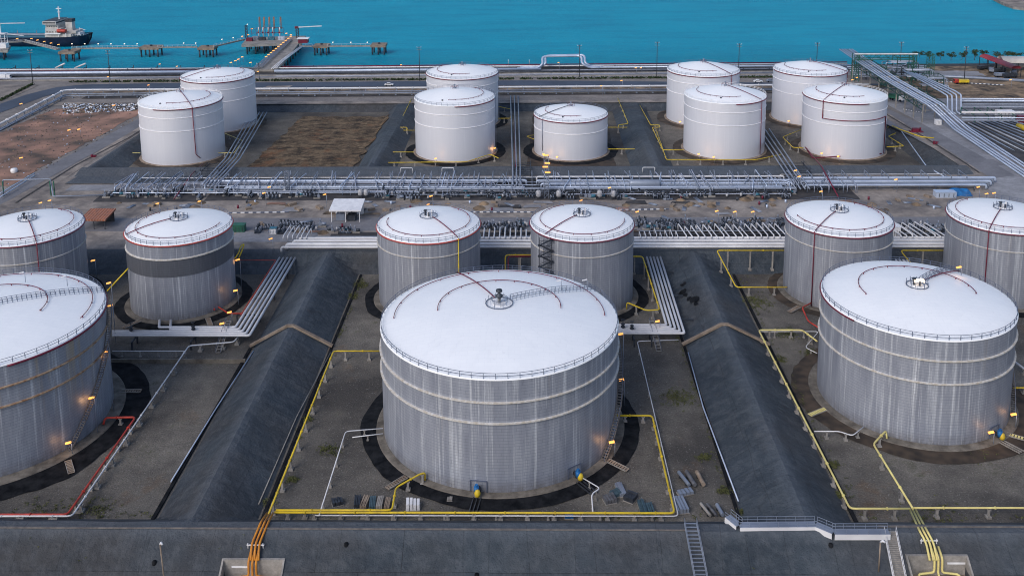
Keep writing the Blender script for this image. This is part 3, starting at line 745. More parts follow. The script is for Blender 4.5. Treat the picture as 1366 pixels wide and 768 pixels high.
pipe('thin blue grey pipe at the left foot of the right membrane ridge', PX([(918,470),(938,543),(985,668)], .5), .15, 'bluepipe')
pipe('red pipeline on posts in the left basin, ending at the rusty tank', PX([(-40,686),(90,686),(181,556),(140,557)], 1.8)+[S(138,566,.6)], .22, 'brightred', posts=7)
pipe('white pipeline on posts running beside the red one up to the low wall', PX([(-40,688),(96,688),(252,461),(312,456),(320,446)], 1.7), .16, 'whitepipe', posts=7, postw=.5)
pipe('thin pale pipe on posts along the low wall in the left basin', PX([(150,468),(247,468)], 1.7), .09, 'whitepipe', posts=5, postw=.25)
pipe('pale yellow pipeline on posts along the right ridge foot, turning along the front', PX([(1090,455),(1070,440),(1012,440),(1134,678),(1214,678)], 2.2), .2, 'paleyellow', posts=6.5)
pipe('pale yellow pipeline on tall posts along the front of the right basin', PX([(1216,677),(1700,677)], 2.), .18, 'paleyellow', posts=9)
pipe('pale yellow pipe slanting from the front junction to the foot of the tan gutter tank', PX([(1218,678),(1165,592),(1182,574)], 2.2)+[S(1183,585,.8)], .2, 'paleyellow', posts=9)
pipe('thin white pipe with two bends at the left foot of the tan gutter tank', PX([(1086,575),(1120,575),(1137,581),(1152,569)], 1.6), .11, 'whitepipe', posts=4, postw=.35)
pipe('thin white pipe near the upper left of the tan gutter tank', PX([(1014,442),(1092,442)], 1.8)+PX([(1074,463),(1090,471)], 1.), .09, 'whitepipe', posts=6, postw=.22)
pipe('yellow pipe loop on posts between the right ridge and the silver tank behind it', [S(1046,334,6.8), S(956,334,6.8), S(982,383,2.6), S(1050,383,2.4)], .17, 'yellow', posts=7)
pipe('yellow pipe beside the right white pipe bundle, ending at the silver tank with stair tower', [S(836,342,5.6), S(857,342,5.4), S(880,413,2.6), S(862,414,2.4), S(836,403,2.4), S(836,412,.6)], .18, 'yellow', posts=8)
pipe('short yellow pipe bend behind the largest tank', [S(710,340,6.2), S(674,340,6.2), S(674,370,1.)], .18, 'yellow', posts=30)
pipe('short dark red pipe bend behind the largest tank', [S(710,342,6.), S(678,342,6.), S(678,372,1.)], .2, 'redpipe', posts=30)
pipe('yellow pipe rising at an angle from the rusty tank to the dark banded tank', [S(143,388,8), S(171,358,13.5)], .2, 'yellow')
pipe('yellow hose curving off the right side of the dark banded tank', [S(313,345,9), S(318,338,10), S(321,328,11), S(326,325,11), S(322,336,9.5), S(318,345,8)], .2, 'yellow')
pipe('red pipe leaving the lower right of the dark banded tank', PX([(286,413),(286,406),(305,418),(326,418)], 1.2), .2, 'brightred')
pipe('thin red pipe crossing behind the dark banded tank toward the pipe bundle', [S(317,347,4.2), S(368,347,4.2), S(321,420,3.6)], .12, 'brightred', bend=.3)
pipe('dark red pipe sagging from the foot of the silver tank beside the right ridge', [S(1086,402,1.2), S(1070,410,2), S(1078,428,1), S(1092,437,1)], .2, 'brightred')
pipe('yellow pipe behind the tan gutter tank between the two right silver tanks', [S(1262,334,6.8), S(1201,334,6.8), S(1216,352,4.)], .17, 'yellow', posts=9)
pipe('yellow pipe end at the right edge of the photo below the tank', PX([(1352,517),(1380,517)], 1.5), .2, 'yellow', posts=8)
pipe('pale pipe slanting at the right edge of the photo', PX([(1353,482),(1380,502)], 1.5), .3, 'whitepipe', posts=8)

# white pipe bundles crossing each front basin
for i in range(5):
    x = i*5.2
    pipe('white pipe in the angled bundle left of the left ridge', [S(373+x,344,3.2), S(314+4.7*i,436.5+i*2.7,2.6)]+([S(150,436.5+i*2.7,2.6)] if i > 1 else [S(212+15*i,436.5+i*2.7,2.6), S(213+15*i,427,1.2)]), .33, 'whitepipe', 'white pipes of the angled bundle left of the left ridge', bend=.6, n=10)
for i in range(5):
    x = i*5.2
    pipe('white pipe in the angled bundle left of the right ridge', [S(862+i*4.5,340,3.2), S(889+6*i,433.5+i*2.7,2.6), S(822,433.5+i*2.7,2.6)], .33, 'whitepipe', 'white pipes of the angled bundle left of the right ridge', bend=.6, n=10)
for i in range(4):
    pipe('white pipe glimpsed in the gap behind the tan gutter tank', PX([(1183+i*5,336),(1200+i*5,352)], 2.6), .34, 'whitepipe', 'white pipes in the gap behind the tan gutter tank', n=10)
def portal(px, py, wid, label, group, z=2.3, rz=0):
    p = S(px, py, 0); b = MB()
    for s_ in (-1, 1): b.cbox((p.x+s_*wid/2*cos(rz), p.y+s_*wid/2*sin(rz), 0), .35, .35, z-.1)
    b.beam((p.x-wid/2*cos(rz), p.y-wid/2*sin(rz), z-.2), (p.x+wid/2*cos(rz), p.y+wid/2*sin(rz), z-.2), .3)
    tag(b.build('pipe_support', 'darksteel'), label, 'pipe support', group)
for px, py in ((370,372),(352,400),(332,430)): portal(px, py, 6, 'dark pipe support frame under the left angled bundle', 'pipe supports under the left angled bundle')
for px, py in ((883,372),(895,404),(908,436)): portal(px, py, 6, 'dark pipe support frame under the right angled bundle', 'pipe supports under the right angled bundle')
for px, py, l in ((180,462,'left'), (258,462,'left'), (845,458,'right'), (868,458,'right')):
    portal(px, py, 3.4, 'dark pipe support frame under the level pipes, %s bundle' % l, 'pipe supports under the level pipes, %s bundle' % l, z=2.2, rz=pi/2)
def valve_tree(px, py, z, label, mat='darksteel', s=1., group=None):
    p = S(px, py, z); t = thing('valve', label, 'valve', p, group)
    b = MB(); b.cyl(p, .35*s, p.z, p.z+1.1*s, 8); b.cyl(p, .55*s, p.z+.2*s, p.z+.4*s, 8); b.cyl(p, .5*s, p.z+.9*s, p.z+1.05*s, 8); b.build('valve_body', mat, t)
    b = MB(); b.cyl(p, .08*s, p.z+1.1*s, p.z+2.1*s, 6); b.tube([(p.x+.45*s*cos(a*pi/5), p.y+.45*s*sin(a*pi/5), p.z+2.1*s) for a in range(10)], .06*s, 4, closed=True); b.beam((p.x-.45*s, p.y, p.z+2.1*s), (p.x+.45*s, p.y, p.z+2.1*s), .07*s); b.build('handwheel', mat, t)
    return t
VL = [(175,441,2.9,'dark valve on the level white pipes below the dark banded tank, left of two'), (258,440,2.9,'dark valve on the level white pipes below the dark banded tank, right of two'), (217,424,.6,'dark valve at the foot of the dark banded tank, on its left nozzle'), (229,424,.6,'dark valve at the foot of the dark banded tank, on its right nozzle'),
      (831,437,2.9,'dark valve on the white pipes at the right of the largest tank, beside its wall'), (843,439,2.9,'dark valve on the white pipes near the right angled bundle')]
for a in VL: valve_tree(*a)
# stile stairs over the bundles
def stile(px, py, px2, py2, z0, z1, label, w=1.2):
    a, c = S(px, py, z0), S(px2, py2, z1); d = (c-a); s_ = Vector((-d.y, d.x, 0)).normalized()*w/2; t = thing('stile_stair', label, 'stair', a)
    b = MB()
    for s in (s_, -s_): b.beam(a+s, c+s, .12, .25)
    k = 10
    for i in range(k+1): p = a.lerp(c, i/k); b.beam(p-s_, p+s_, .28, .06)
    b.build('flight', 'conc', t)
    b = MB()
    for s in (s_, -s_):
        b.tube([a+s+Vector((0,0,1)), c+s+Vector((0,0,1))], .05, 4)
        for i in range(5): p = a.lerp(c, i/4)+s; b.beam(p, p+Vector((0,0,1)), .06)
    b.build('handrail', 'rail', t)
stile(291,470,305,428, .2, 3.2, 'small grey stair over the white pipes right of the dark banded tank')
stile(879,468,869,428, .2, 3.2, 'small grey stair over the white pipes right of the largest tank')
# low wall across the left basin
a, c = S(150,484,0), S(322,484,0); b = MB(); b.beam((a.x-8, a.y, .5), (c.x+1, c.y, .5), .4, 1.1); tag(b.build('low_wall', 'pad'), 'low dark retaining wall crossing the left basin', 'wall')
a, c = S(1000,352,0), S(1046,352,0)
# ridge crossing kerbs
def ridge_cap(l, cx, r, Y, label):
    b = MB(); P = [(l-1, Y, .5), (cx-.8, Y+1.2, 5.25), (cx+.8, Y+1.2, 5.25), (r+1, Y, .5)]
    for i in range(3): b.beam(P[i], P[i+1], .9, .5)
    tag(b.build('ridge_kerb', 'brownconc'), label, 'kerb')
ridge_cap(-69, -60, -50.4, 226.6, 'tan concrete strip over the left membrane ridge')
ridge_cap(38.6, 48.2, 58.2, 227.5, 'tan concrete strip over the right membrane ridge')
def strip3(pts, w, h, mat, name, label, cat, **k):
    b = MB()
    for i in range(len(pts)-1): b.beam(pts[i], pts[i+1], w, h)
    return tag(b.build(name, mat), label, cat, **k)
strip3([(-69.8,161.5,.15),(-69.8,226,.15)], .7, .3, 'blackring', 'drain_channel', 'dark drain channel along the left foot of the left membrane ridge', 'drain')
strip3([(-49.6,161.5,.15),(-49.6,270,.15)], .6, .3, 'blackring', 'drain_channel', 'dark drain channel along the right foot of the left membrane ridge', 'drain')
strip3([(38.0,161.5,.15),(38.0,270,.15)], .6, .3, 'blackring', 'drain_channel', 'dark drain channel along the left foot of the right membrane ridge', 'drain')
strip3([(59.0,161.5,.15),(59.0,270,.15)], .7, .35, 'blackring', 'drain_channel', 'dark drain channel along the right foot of the right membrane ridge', 'drain')
strip3([(-190,152.6,5.1),(29,152.6,5.1)], .25, .2, 'stairgrey', 'crest_kerb', 'long grey kerb on the crest of the front slope, left of the black ladder', 'kerb')
strip3([(60,153.8,5.1),(190,153.8,5.1)], .25, .2, 'stairgrey', 'crest_kerb', 'grey kerb on the crest of the front slope at the right', 'kerb')

# ------------------------------------------------------------------ front slope details
def trio(pix, pixend, label, mat, dx=5):
    for i in (-1, 0, 1):
        P = [S(pix[0][0]+i*dx*.8, pix[0][1], 1.9)]+[S(x+i*dx, y, 5.6) for x, y in pix[1:2]]
        for x, y in pixend: q = slp(x+i*dx, y); P.append(q+Vector((0,0,.7)))
        pipe(label, P, .19, mat, label.replace('one of three ', 'three '), bend=.8)
trio([(360,684),(353,696)], [(341,730),(340,752)], 'one of three orange pipes descending the front slope to the left drain box', 'orange')
trio([(1218,680),(1232,708)], [(1240,728),(1245,752)], 'one of three pale yellow pipes descending the front slope to the right drain box', 'paleyellow')
def drain_box(px0, px1, py, label, col, sgn):
    a, c = slp(px0, py), slp(px1, py); Yb = a.y; z = a.z
    t = thing('drain_box', label, 'drain box', ((a.x+c.x)/2, Yb, z-3))
    b = MB(); b.box(a.x-.3, Yb-.25, z-5, c.x+.3, Yb+.15, z+.25); b.add([(a.x,Yb-7.2,z-6),(a.x,Yb-.25,z-6),(a.x,Yb-.25,z+.2),(a.x,Yb-7.2,z-4.3),(a.x-.3,Yb-7.2,z-6),(a.x-.3,Yb-.25,z-6),(a.x-.3,Yb-.25,z+.2),(a.x-.3,Yb-7.2,z-4.3)],[(0,1,2,3),(4,7,6,5),(3,2,6,7),(0,3,7,4)]); b.add([(c.x,Yb-7.2,z-6),(c.x,Yb-.25,z-6),(c.x,Yb-.25,z+.2),(c.x,Yb-7.2,z-4.3),(c.x+.3,Yb-7.2,z-6),(c.x+.3,Yb-.25,z-6),(c.x+.3,Yb-.25,z+.2),(c.x+.3,Yb-7.2,z-4.3)],[(0,3,2,1),(4,5,6,7),(3,7,6,2),(0,4,7,3)]); b.build('headwall', 'conc', t)
    b = MB(); b.box(a.x, Yb-7.2, z-3.9, c.x, Yb-.25, z-3.3); b.build('box_floor', 'brownconc', t)
    m = (a.x+c.x)/2
    s = MB(); x0 = a.x+1.3 if sgn < 0 else m+1.8; s.box(x0, Yb-.32, z-1.3, x0+3.0, Yb-.27, z-.95); s.build('name_strip', 'white', t)
    for i in (-1, 0, 1):
        P = [(m+i*.65, Yb+.9, z+1.1), (m+i*.65, Yb-.9, z+.2), (m+i*.65, Yb-1.1, z-2.2), (m+i*3.4 if i else m, Yb-1.3, z-2.4), (m+i*3.4 if i else m, Yb-4., z-3.)]
        MB().tube(P, .19, 8, bend=.5).build('drain_pipe', col, t)
drain_box(299, 378, 746, 'concrete drain box on the front slope with orange pipes and a white strip', 'orange', -1)
drain_box(1210, 1288, 741, 'concrete drain box on the front slope with pale yellow pipes and a white strip', 'paleyellow', 1)
def crossbar(px, py, label):
    p = slp(px, py)+Vector((0,0,.5)); b = MB(); b.beam(p-Vector((1.5,0,0)), p+Vector((1.5,0,0)), .18)
    for s_ in (-1.3, 1.3): b.beam(p+Vector((s_,0,-.6)), p+Vector((s_,0,.35)), .12)
    tag(b.build('pipe_bracket', 'whitepipe'), label, 'bracket')
crossbar(341, 730, 'pale bracket holding the orange pipes on the slope'); crossbar(1239, 724, 'pale bracket holding the pale yellow pipes on the slope')
# black ladder stair
def ladder(px0, py0, px1, py1, label, mat, w, k, rail=False, name='slope_ladder'):
    a, c = slp(px0, py0)+Vector((0,0,.35)), slp(px1, py1)+Vector((0,0,.35)); s_ = Vector((w/2, 0, 0)); t = thing(name, label, 'stair', c)
    b = MB()
    for s in (s_, -s_): b.beam(a+s, c+s, .14, .3)
    b.build('stringer', mat, t)
    b = MB()
    for i in range(k+1): p = a.lerp(c, i/k); b.beam(p-s_, p+s_, .35 if rail else .22, .1)
    b.build('rung', 'conc' if rail else mat, t)
    b = MB()
    for s in (s_, -s_):
        b.tube([a+s+Vector((0,0,1)), c+s+Vector((0,0,1))], .05, 5)
        for i in range(0, k+1, 3): p = a.lerp(c, i/k)+s; b.beam(p, p+Vector((0,0,1)), .06)
    b.build('handrail', 'whitepipe' if rail else 'greypipe', t)
ladder(921, 700, 938, 790, 'dark steel ladder stair on the front slope, right of the middle basin', 'greypipe', 2.1, 17)
# pale walkway with steps at the right
P = [S(971,688,5.6), S(986,700,5.6), S(1088,699,5.6), S(1112,709,5.7), S(1186,709,5.6)]
t = thing('walkway', 'pale railed walkway stepping along the crest of the front slope', 'walkway', (P[0].x, P[0].y, 5)); b = MB()
for i in range(4): b.beam(P[i], P[i+1], 1.3, .14)
b.build('deck', 'greypipe', t); b = MB()
for i in range(4):
    a, c = P[i], P[i+1]; k = max(2, int((c-a).length/1.6)); d = (c-a).normalized(); s_ = Vector((-d.y, d.x, 0)).normalized()
    b.beam(a-s_*.7+Vector((0,0,-.5)), c-s_*.7+Vector((0,0,-.5)), .08, 1.)
b.build('side_plate', 'whitepipe', t); b = MB()
for i in range(4):
    a, c = P[i], P[i+1]; k = max(2, int((c-a).length/1.6)); d = (c-a).normalized(); s_ = Vector((-d.y, d.x, 0)).normalized()
    for s in (-.7, .7):
        for j in range(k+1): p = a.lerp(c, j/k)+s_*s; b.beam(p, p+Vector((0,0,1.1)), .05)
        for h in (.55, 1.1): b.tube([a+s_*s+Vector((0,0,h)), c+s_*s+Vector((0,0,h))], .04, 4)
b.build('railing', 'greypipe', t)
ladder(1187, 711, 1203, 790, 'pale stepped stair going down the front slope beside the right drain box', 'whitepipe', 2.0, 30, rail=True, name='slope_stair')
# lamp post on the slope left, small pole right
def post(px, py, hgt, label, lean=0, name='slope_post', mat='brownconc'):
    p = slp(px, py); b = MB(); b.tube([p, p+Vector((lean, 0, hgt))], .12, 6); t = thing(name, label, 'post', p); b.build('pole', mat, t)
    MB().tube([p+Vector((lean,0,hgt)), p+Vector((lean+.3,-.3,hgt+.5)), p+Vector((lean+.6,-.5,hgt+.3))], .16, 6).build('lamp_head', 'white', t)
post(221, 790, 9., 'thin rusty post with white lamp head on the front slope, left', -.3)
post(1172, 762, 5.5, 'thin brown post with white lamp head on the front slope, below the pale walkway')
# ------------------------------------------------------------------ pipe corridor between the rows
def XP(px, py, z=5.): return S(px, py, z).x
def long_pipe(px0, px1, py, z, r, mat, label, group=None, n=8, drop=True):
    Y = S((px0+px1)/2, py, z).y; x0, x1 = S(px0, py, z).x, S(px1, py, z).x
    pts = [(x0, Y, z), (x1, Y, z)]
    if drop: pts = [(x0, Y, z-1.4)]+pts+[(x1, Y, z-1.4)]
    return pipe(label, pts, r, mat, group, bend=.7, n=n)
G1 = 'thick white pipes along the near edge of the corridor'
for a, b_ in ((384, 1262),):
    for py, r in ((317.5,.42),(321,.45),(325.5,.55),(329.2,.35)):
        long_pipe(a+(325-py)*2, b_, py, 6.5, r, 'whitepipe', 'thick white pipe running along the near edge of the corridor, above the middle basin', G1, 10)
def frame(x, y0, y1, z0, z1, label, group, mat='darksteel', name='pipe_rack', w=.28):
    b = MB()
    for y in (y0, y1): b.beam((x, y, z0), (x, y, z1), w)
    b.beam((x, y0, z1), (x, y1, z1), w)
    return tag(b.build(name, mat), label, 'pipe rack', group)
for x in range(-62, 142, 12): frame(x, 278.4, 284.2, 5, 5.95, 'low frame under the thick white corridor pipes', 'low frames under the near corridor pipes')
# stub pipes dropping to the near pipes
def stub(px, zone, r=.2, y0=290., y1=281.5, z=7.2, mat='whitepipe', dx=0.):
    x = S(px, 312, 6.).x; z += random.uniform(-.3, .5); y0 += random.uniform(-1.2, 1.2)
    return pipe('short white branch pipe %s' % zone, [(x+dx, y0, 5.1), (x+dx, y0, z), (x, y1, z), (x, y1, 6.4)], r, mat, 'white branch pipes %s' % zone, cat='branch pipe', name='branch_pipe', bend=.5, n=6)
for i in range(6): stub(384+i*6, 'left of the tank with the yellow riser', .17)
for i in range(9): stub(646+i*7, 'in the gap between the two middle silver tanks', .22, 289)
for i in range(8): stub(852+i*7, 'just right of the tank with the zigzag stair', .15, 286.5)
for i in range(17): stub(912+i*8.2, 'above the right membrane ridge', .2, 291.5, dx=-1.)
for i in range(9): stub(1194+i*7.4, 'between the two rightmost silver tanks', .22, 293, dx=-2.)
G2 = 'in the far pipe corridor'
def lp(px0, px1, py, z, r, mat, lab, n=6): return long_pipe(px0, px1, py, z, r, mat, lab, 'long pipes of the far corridor: '+lab, n)
lp(188, 1040, 236.6, 6.2, .16, 'whitepipe', 'thin pale pipe at the rear of the far corridor')
lp(280, 702, 241, 7.2, .42, 'bluepipe', 'thick blue grey pipe behind the dirt field dike, left half of the far corridor')
lp(160, 660, 244.6, 7.0, .2, 'midpipe', 'thin lavender pipe in the left half of the far corridor')
lp(230, 690, 243.0, 7.1, .26, 'greypipe', 'second grey pipe in the left half of the far corridor')
lp(300, 700, 249.8, 6.8, .3, 'bluepipe', 'pale blue pipe near the middle of the left half of the far corridor')
lp(260, 700, 254.9, 6.3, .22, 'midpipe', 'low lavender pipe in the left half of the far corridor')
lp(500, 710, 259.5, 6.0, .2, 'greypipe', 'lowest grey pipe behind the tank with the yellow riser')
lp(735, 1055, 258.8, 6.0, .2, 'midpipe', 'lowest lavender pipe in the right half of the far corridor')
lp(1062, 1300, 250.5, 6.2, .16, 'darksteel', 'thin dark pipe below the thick ones at the right end of the far corridor')
lp(270, 650, 247.6, 7.0, .32, 'greypipe', 'grey pipe in the left half of the far corridor')
lp(240, 560, 252.5, 6.4, .26, 'greypipe', 'lower grey pipe in the left half of the far corridor')
lp(150, 560, 257., 6.2, .2, 'bluepipe', 'lowest blue grey pipe in the left half of the far corridor')
lp(716, 1046, 235.5, 7.6, .3, 'whitepipe', 'pale pipe high at the rear of the right half of the far corridor')
for i in range(5): lp(716+3*i, 1060-4*i, 240.4+i*2.2, 7.4, (.34,.26,.36,.24,.3)[i], ('bluepipe','greypipe')[i % 2], 'pale blue pipe in the dense parallel set right of the lamp tower')
lp(560, 1062, 251.6, 7., .5, 'greypipe', 'thick dark pipe along the front of the far corridor', 8)
lp(560, 1056, 255.6, 6.4, .3, 'darksteel', 'dark lower pipe along the front of the far corridor')
for i in range(5): lp(1062+3*i, 1328-3*i, 237.2+i*2.4, 7., (.42,.3,.42,.26,.4)[i], ('bluepipe','greypipe')[i % 2], 'thick pale blue pipe at the right end of the far corridor', 8)
lp(1040, 1262, 232.5, 6., .12, 'whitepipe', 'thin handrail like pipe on the crest at the right end of the far corridor')
for Y_, z_, m_ in ((331.2,5.5,'greypipe'),(332.6,5.5,'darksteel'),(334.2,5.6,'bluepipe'),(337.4,5.6,'greypipe'),(340,5.6,'darksteel'),(342.2,5.6,'greypipe')):
    pipe('low %s pipe under the racks of the far corridor' % {'greypipe':'grey','darksteel':'dark','bluepipe':'pale blue'}[m_], [(-112+(Y_-331)*2, Y_, z_), (112-(Y_-331), Y_, z_)], .22, m_, 'low %s pipes under the racks of the far corridor' % {'greypipe':'grey','darksteel':'dark','bluepipe':'pale blue'}[m_], n=6)
for Y_, x0_, x1_, m_ in ((285.2,34,98,'greypipe'),(287.5,36,98,'darksteel'),(290.4,34,98,'greypipe'),(286.,-10,4,'greypipe'),(289.,-10,4,'darksteel'),(286,-66,-30,'greypipe'),(288,112,134,'greypipe')):
    pipe('ground pipe in the dark machinery bed behind the near white pipes', [(x0_, Y_, 5.5), (x1_, Y_, 5.5)], .2, m_, 'ground pipes in the near machinery bed', n=6)
def hoop(px, Y_, zone, m_='whitepipe', sp=3.2, h=1.9):
    x = S(px, 262, 6).x; pipe('small bent pipe %s' % zone, [(x, Y_+1.5, 6.6), (x, Y_, 6.6), (x+sp*.2, Y_-.4, 5.3+h*.4), (x+sp, Y_-.4, 5.3+h*.4), (x+sp, Y_-.4, 5.1)], .15, m_, 'small bent pipes %s' % zone, cat='bent pipe', name='bent_pipe', bend=.4, n=6)
for i in range(14): hoop(505+i*13.5, 328.6, 'in front of the far corridor behind the tank with the yellow riser', 'whitepipe' if i % 3 else 'bluepipe')
for i in range(9): hoop(732+i*17, 328.6, 'in front of the far corridor behind the zigzag stair tank', 'whitepipe')
for i in range(10): hoop(905+i*15, 328.8, 'in front of the far corridor above the right ridge', 'bluepipe')
for i in range(9): hoop(165+i*14, 329.4, 'in front of the far corridor beside the rusty roofed shelter', 'bluepipe')
def rackframe(px):
    p = S(px, 250, 6.); b = MB()
    for y in (330, 336.5, 343.5): b.beam((p.x, y, 5), (p.x, y, 7.8 if y > 331 else 7.), .22)
    b.beam((p.x, 330, 6.5), (p.x, 343.5, 6.5), .22); b.beam((p.x, 336.5, 7.8), (p.x, 343.5, 7.8), .2)
    tag(b.build('pipe_rack', 'greypipe'), 'three legged steel frame carrying the pipes of the far corridor', 'pipe rack', 'steel frames of the far corridor')
for px in range(170, 1320, 27): rackframe(px+random.uniform(-4, 4))
random.seed(11)
def branch(px, ya, yb, za, zb_, mat, zone, r=.15, sk=0.):
    x = S(px, 250, 7).x; P = [(x, ya, 5.2), (x, ya, za), (x+sk, yb, za), (x+sk, yb, zb_)]
    pipe('thin cross pipe %s' % zone, P, r, mat, 'cross pipes %s' % zone, cat='cross pipe', name='cross_pipe', bend=.5, n=5)
for lo, hi, n, zone in ((150, 235, 20, 'in the far corridor beside the rusty roofed shelter'), (235, 480, 34, 'in the far corridor left of the white roofed shelter'), (500, 700, 44, 'in the far corridor behind the tank with the yellow riser'),
                        (730, 860, 22, 'in the far corridor between the lamp tower and the silver vessel'), (880, 1060, 42, 'in the far corridor right of the silver vessel'), (1060, 1150, 12, 'in the far corridor below the stepped red pipe tank')):
    for i in range(n):
        px = lo+(hi-lo)*(i+random.random()*.8)/n; ya = random.choice((325, 326.5, 328, 329.5)); yb = random.choice((333, 336, 338.5, 341, 344))
        branch(px, ya, yb, random.choice((7.3, 7.7, 8.0)), random.uniform(5.4, 7.5), random.choice(('bluepipe', 'midpipe', 'greypipe', 'midpipe')), zone, random.choice((.10, .14, .2)), random.choice((0, 0, -2.5, 2.2)))
# pumps, valves and filters
def make_pump(i):
    t = thing('pump', 'small dark motor pump on a plinth', 'pump', (0,0,0)); b = MB(); b.box(-1.1, -.5, 0, 1.1, .5, .35); b.build('plinth', 'conc', t)
    b = MB(); b.tube([(-1., 0, .85), (.1, 0, .85)], .38, 10); b.build('motor', ('teal', 'greypipe', 'darksteel')[i], t)
    b = MB(); b.tube([(.45, -.25, .85), (.45, .25, .85)], .5, 10); b.tube([(.45, 0, 1.2), (.45, 0, 2.2)], .14, 6); b.build('casing', 'greypipe', t)
    return t
mt['filterpaint'] = M('grey white paint', (.50,.50,.52), (.28,.28,.30), 1.2)
def make_filter():
    t = thing('filter_vessel', 'small pale upright filter vessel', 'vessel', (0,0,0)); 
    for k_ in range(4): a = pi/4+k_*pi/2; MB().beam((.45*cos(a), .45*sin(a), 0), (.45*cos(a), .45*sin(a), .7), .09).build('leg', 'darksteel', t)
    MB().lathe((0,0), [(0,.6),(.4,.66),(.58,.85),(.58,1.9),(.4,2.1),(0,2.2)], 12).build('vessel_body', 'filterpaint', t); MB().tube([(0,0,2.15),(0,0,2.6),(.8,0,2.6),(.8,0,1.)], .1, 5, bend=.2).build('vent_pipe', 'greypipe', t)
    return t
def make_skid():
    t = thing('valve_skid', 'low valve skid', 'valve skid', (0,0,0)); b = MB(); b.box(-1.6, -.7, 0, 1.6, .7, .18)
    for x in (-1.5, 1.5):
        for y in (-.6, .6): b.beam((x, y, .1), (x, y, 1.5), .09)
    b.build('skid_frame', 'darksteel', t)
    b = MB()
    for x in (-1., 0, 1.): b.tube([(x, -.6, .3), (x, -.6, 1.1), (x, .6, 1.1), (x, .6, .3)], .13, 6, bend=.3)
    b.tube([(-1.6, .1, 1.35), (1.6, .1, 1.35)], .12, 6); b.build('manifold_pipe', 'greypipe', t)
    for x in (-1., 0, 1.): MB().cyl((x, 0), .25, .95, 1.8, 8).build('valve', 'darksteel', t)
    return t
pumps = [make_pump(i) for i in range(3)]; filt = make_filter(); skid = make_skid()
used = {}
def put(proto, px, py, z, rz, label, group, s=1., loc=None):
    p = loc or S(px, py, z); k_ = id(proto)
    if k_ not in used: o = proto; o.location = p; o.rotation_euler = (0,0,rz); o['label'] = label; used[k_] = 1
    else: o = copy_tree(proto, p, rz, label=label)
    o.scale = (s, s, s); o['group'] = group; return o
random.seed(5)
zones = [((140, 235), 259, 265, 18, 'beside the rusty roofed shelter'), ((235, 430), 257, 265, 26, 'in front of the left far corridor pipes'), ((505, 712), 257, 267, 52, 'behind the tank with the yellow riser'), ((735, 900), 257, 266, 34, 'behind the tank with the zigzag stair'),
         ((900, 1060), 256, 265, 24, 'in front of the right far corridor pipes'), ((845, 1046), 297, 309, 58, 'in the dark bed above the right membrane ridge'), ((645, 706), 300, 309, 20, 'in the gap between the two middle silver tanks'), ((1195, 1258), 300, 313, 20, 'between the two rightmost silver tanks'), ((345, 480), 300, 311, 16, 'around the white roofed shelter')]
for (a, b_), ya, yb, n, zn in zones:
    for i in range(n):
        px = a+(b_-a)*(i+random.random()*.7)/n; py = random.uniform(ya, yb); q = random.random()
        if q < .42: put(skid, px, py, 5.08, random.choice((0, pi/2)), 'skid of small pipes and valves '+zn.replace('in the gap between','between'), 'valve skids '+zn, random.uniform(.9, 1.3))
        elif q < .8: j = random.randrange(3); put(pumps[j], px, py, 5.08, random.choice((0, pi/2, pi)), ('teal', 'grey', 'dark')[j]+' motor pump '+zn, ('teal', 'grey', 'dark')[j]+' motor pumps '+zn, random.uniform(.9, 1.3))
        else: put(filt, px, py, 5.08, 0, 'small pale upright filter vessel '+zn, 'filter vessels '+zn, random.uniform(.55, .85))
for i, px in enumerate((718.5, 745.5, 800, 818)): put(filt, px, 266, 5.08, 0, 'white filter vessel in the row of four behind the tank with the zigzag stair', 'row of four white filter vessels', 1.5)
for i, px in enumerate((481, 488.5)): put(filt, px, 264, 5.08, 0, 'white filter vessel, one of two right of the white roofed shelter', 'two white filter vessels beside the shelter', 1.4)
random.seed(77)
def clutter(i, px, py, zone):
    p = S(px, py, 5.05); k_ = i % 4; b = MB(); a = random.uniform(0, pi); s = random.uniform(.6, 1.4)
    if k_ == 0: b.cbox(p, 2.2*s, 1.1*s, .7*s, a); tag(b.build('timber_crate', 'brownconc'), 'brown crate lying '+zone, 'crate', 'brown crates '+zone)
    elif k_ == 1:
        for j in range(4): d = Vector((cos(a), sin(a), 0)); q = p+Vector((-d.y, d.x, 0))*j*.35; b.tube([q-d*2.*s+Vector((0,0,.2)), q+d*2.*s+Vector((0,0,.2))], .13, 6)
        tag(b.build('pipe_stack', 'greypipe'), 'small stack of spare pipes '+zone, 'pipe stack', 'spare pipe stacks '+zone)
    elif k_ == 2: b.lathe((p.x, p.y), [(0, 5.1+.8*s), (.8*s, 5.1+.5*s), (1.7*s, 5.02)], 9); tag(b.build('dirt_pile', 'brownsoil'), 'low dirt pile '+zone, 'dirt pile', 'dirt piles '+zone)
    else: b.cyl(p, .35, p.z, p.z+1.1, 10); tag(b.build('oil_drum', ('darksteel','redpipe','bluepipe')[i % 3]), '%s oil drum %s' % (('dark','dark red','pale blue')[i % 3], zone), 'drum', '%s oil drums %s' % (('dark','dark red','pale blue')[i % 3], zone))
for (a, b_), ya, yb, n, zn in (((230,430),270,281,16,'beside the road left of the white roofed shelter'),((490,710),268,281,24,'beside the road behind the tank with the yellow riser'),((830,1050),264,281,34,'on the bare dirt above the right ridge'),((1150,1250),262,285,14,'beside the road left of the blue tarpaulin'),((860,1045),292,300,16,'beside the machinery bed above the right ridge'),((345,490),296,312,10,'on the yard around the white roofed shelter'),((150,215),270,284,6,'beside the dark banded tank')):
    for i in range(n): clutter(i, random.uniform(a, b_), random.uniform(ya, yb), zn)
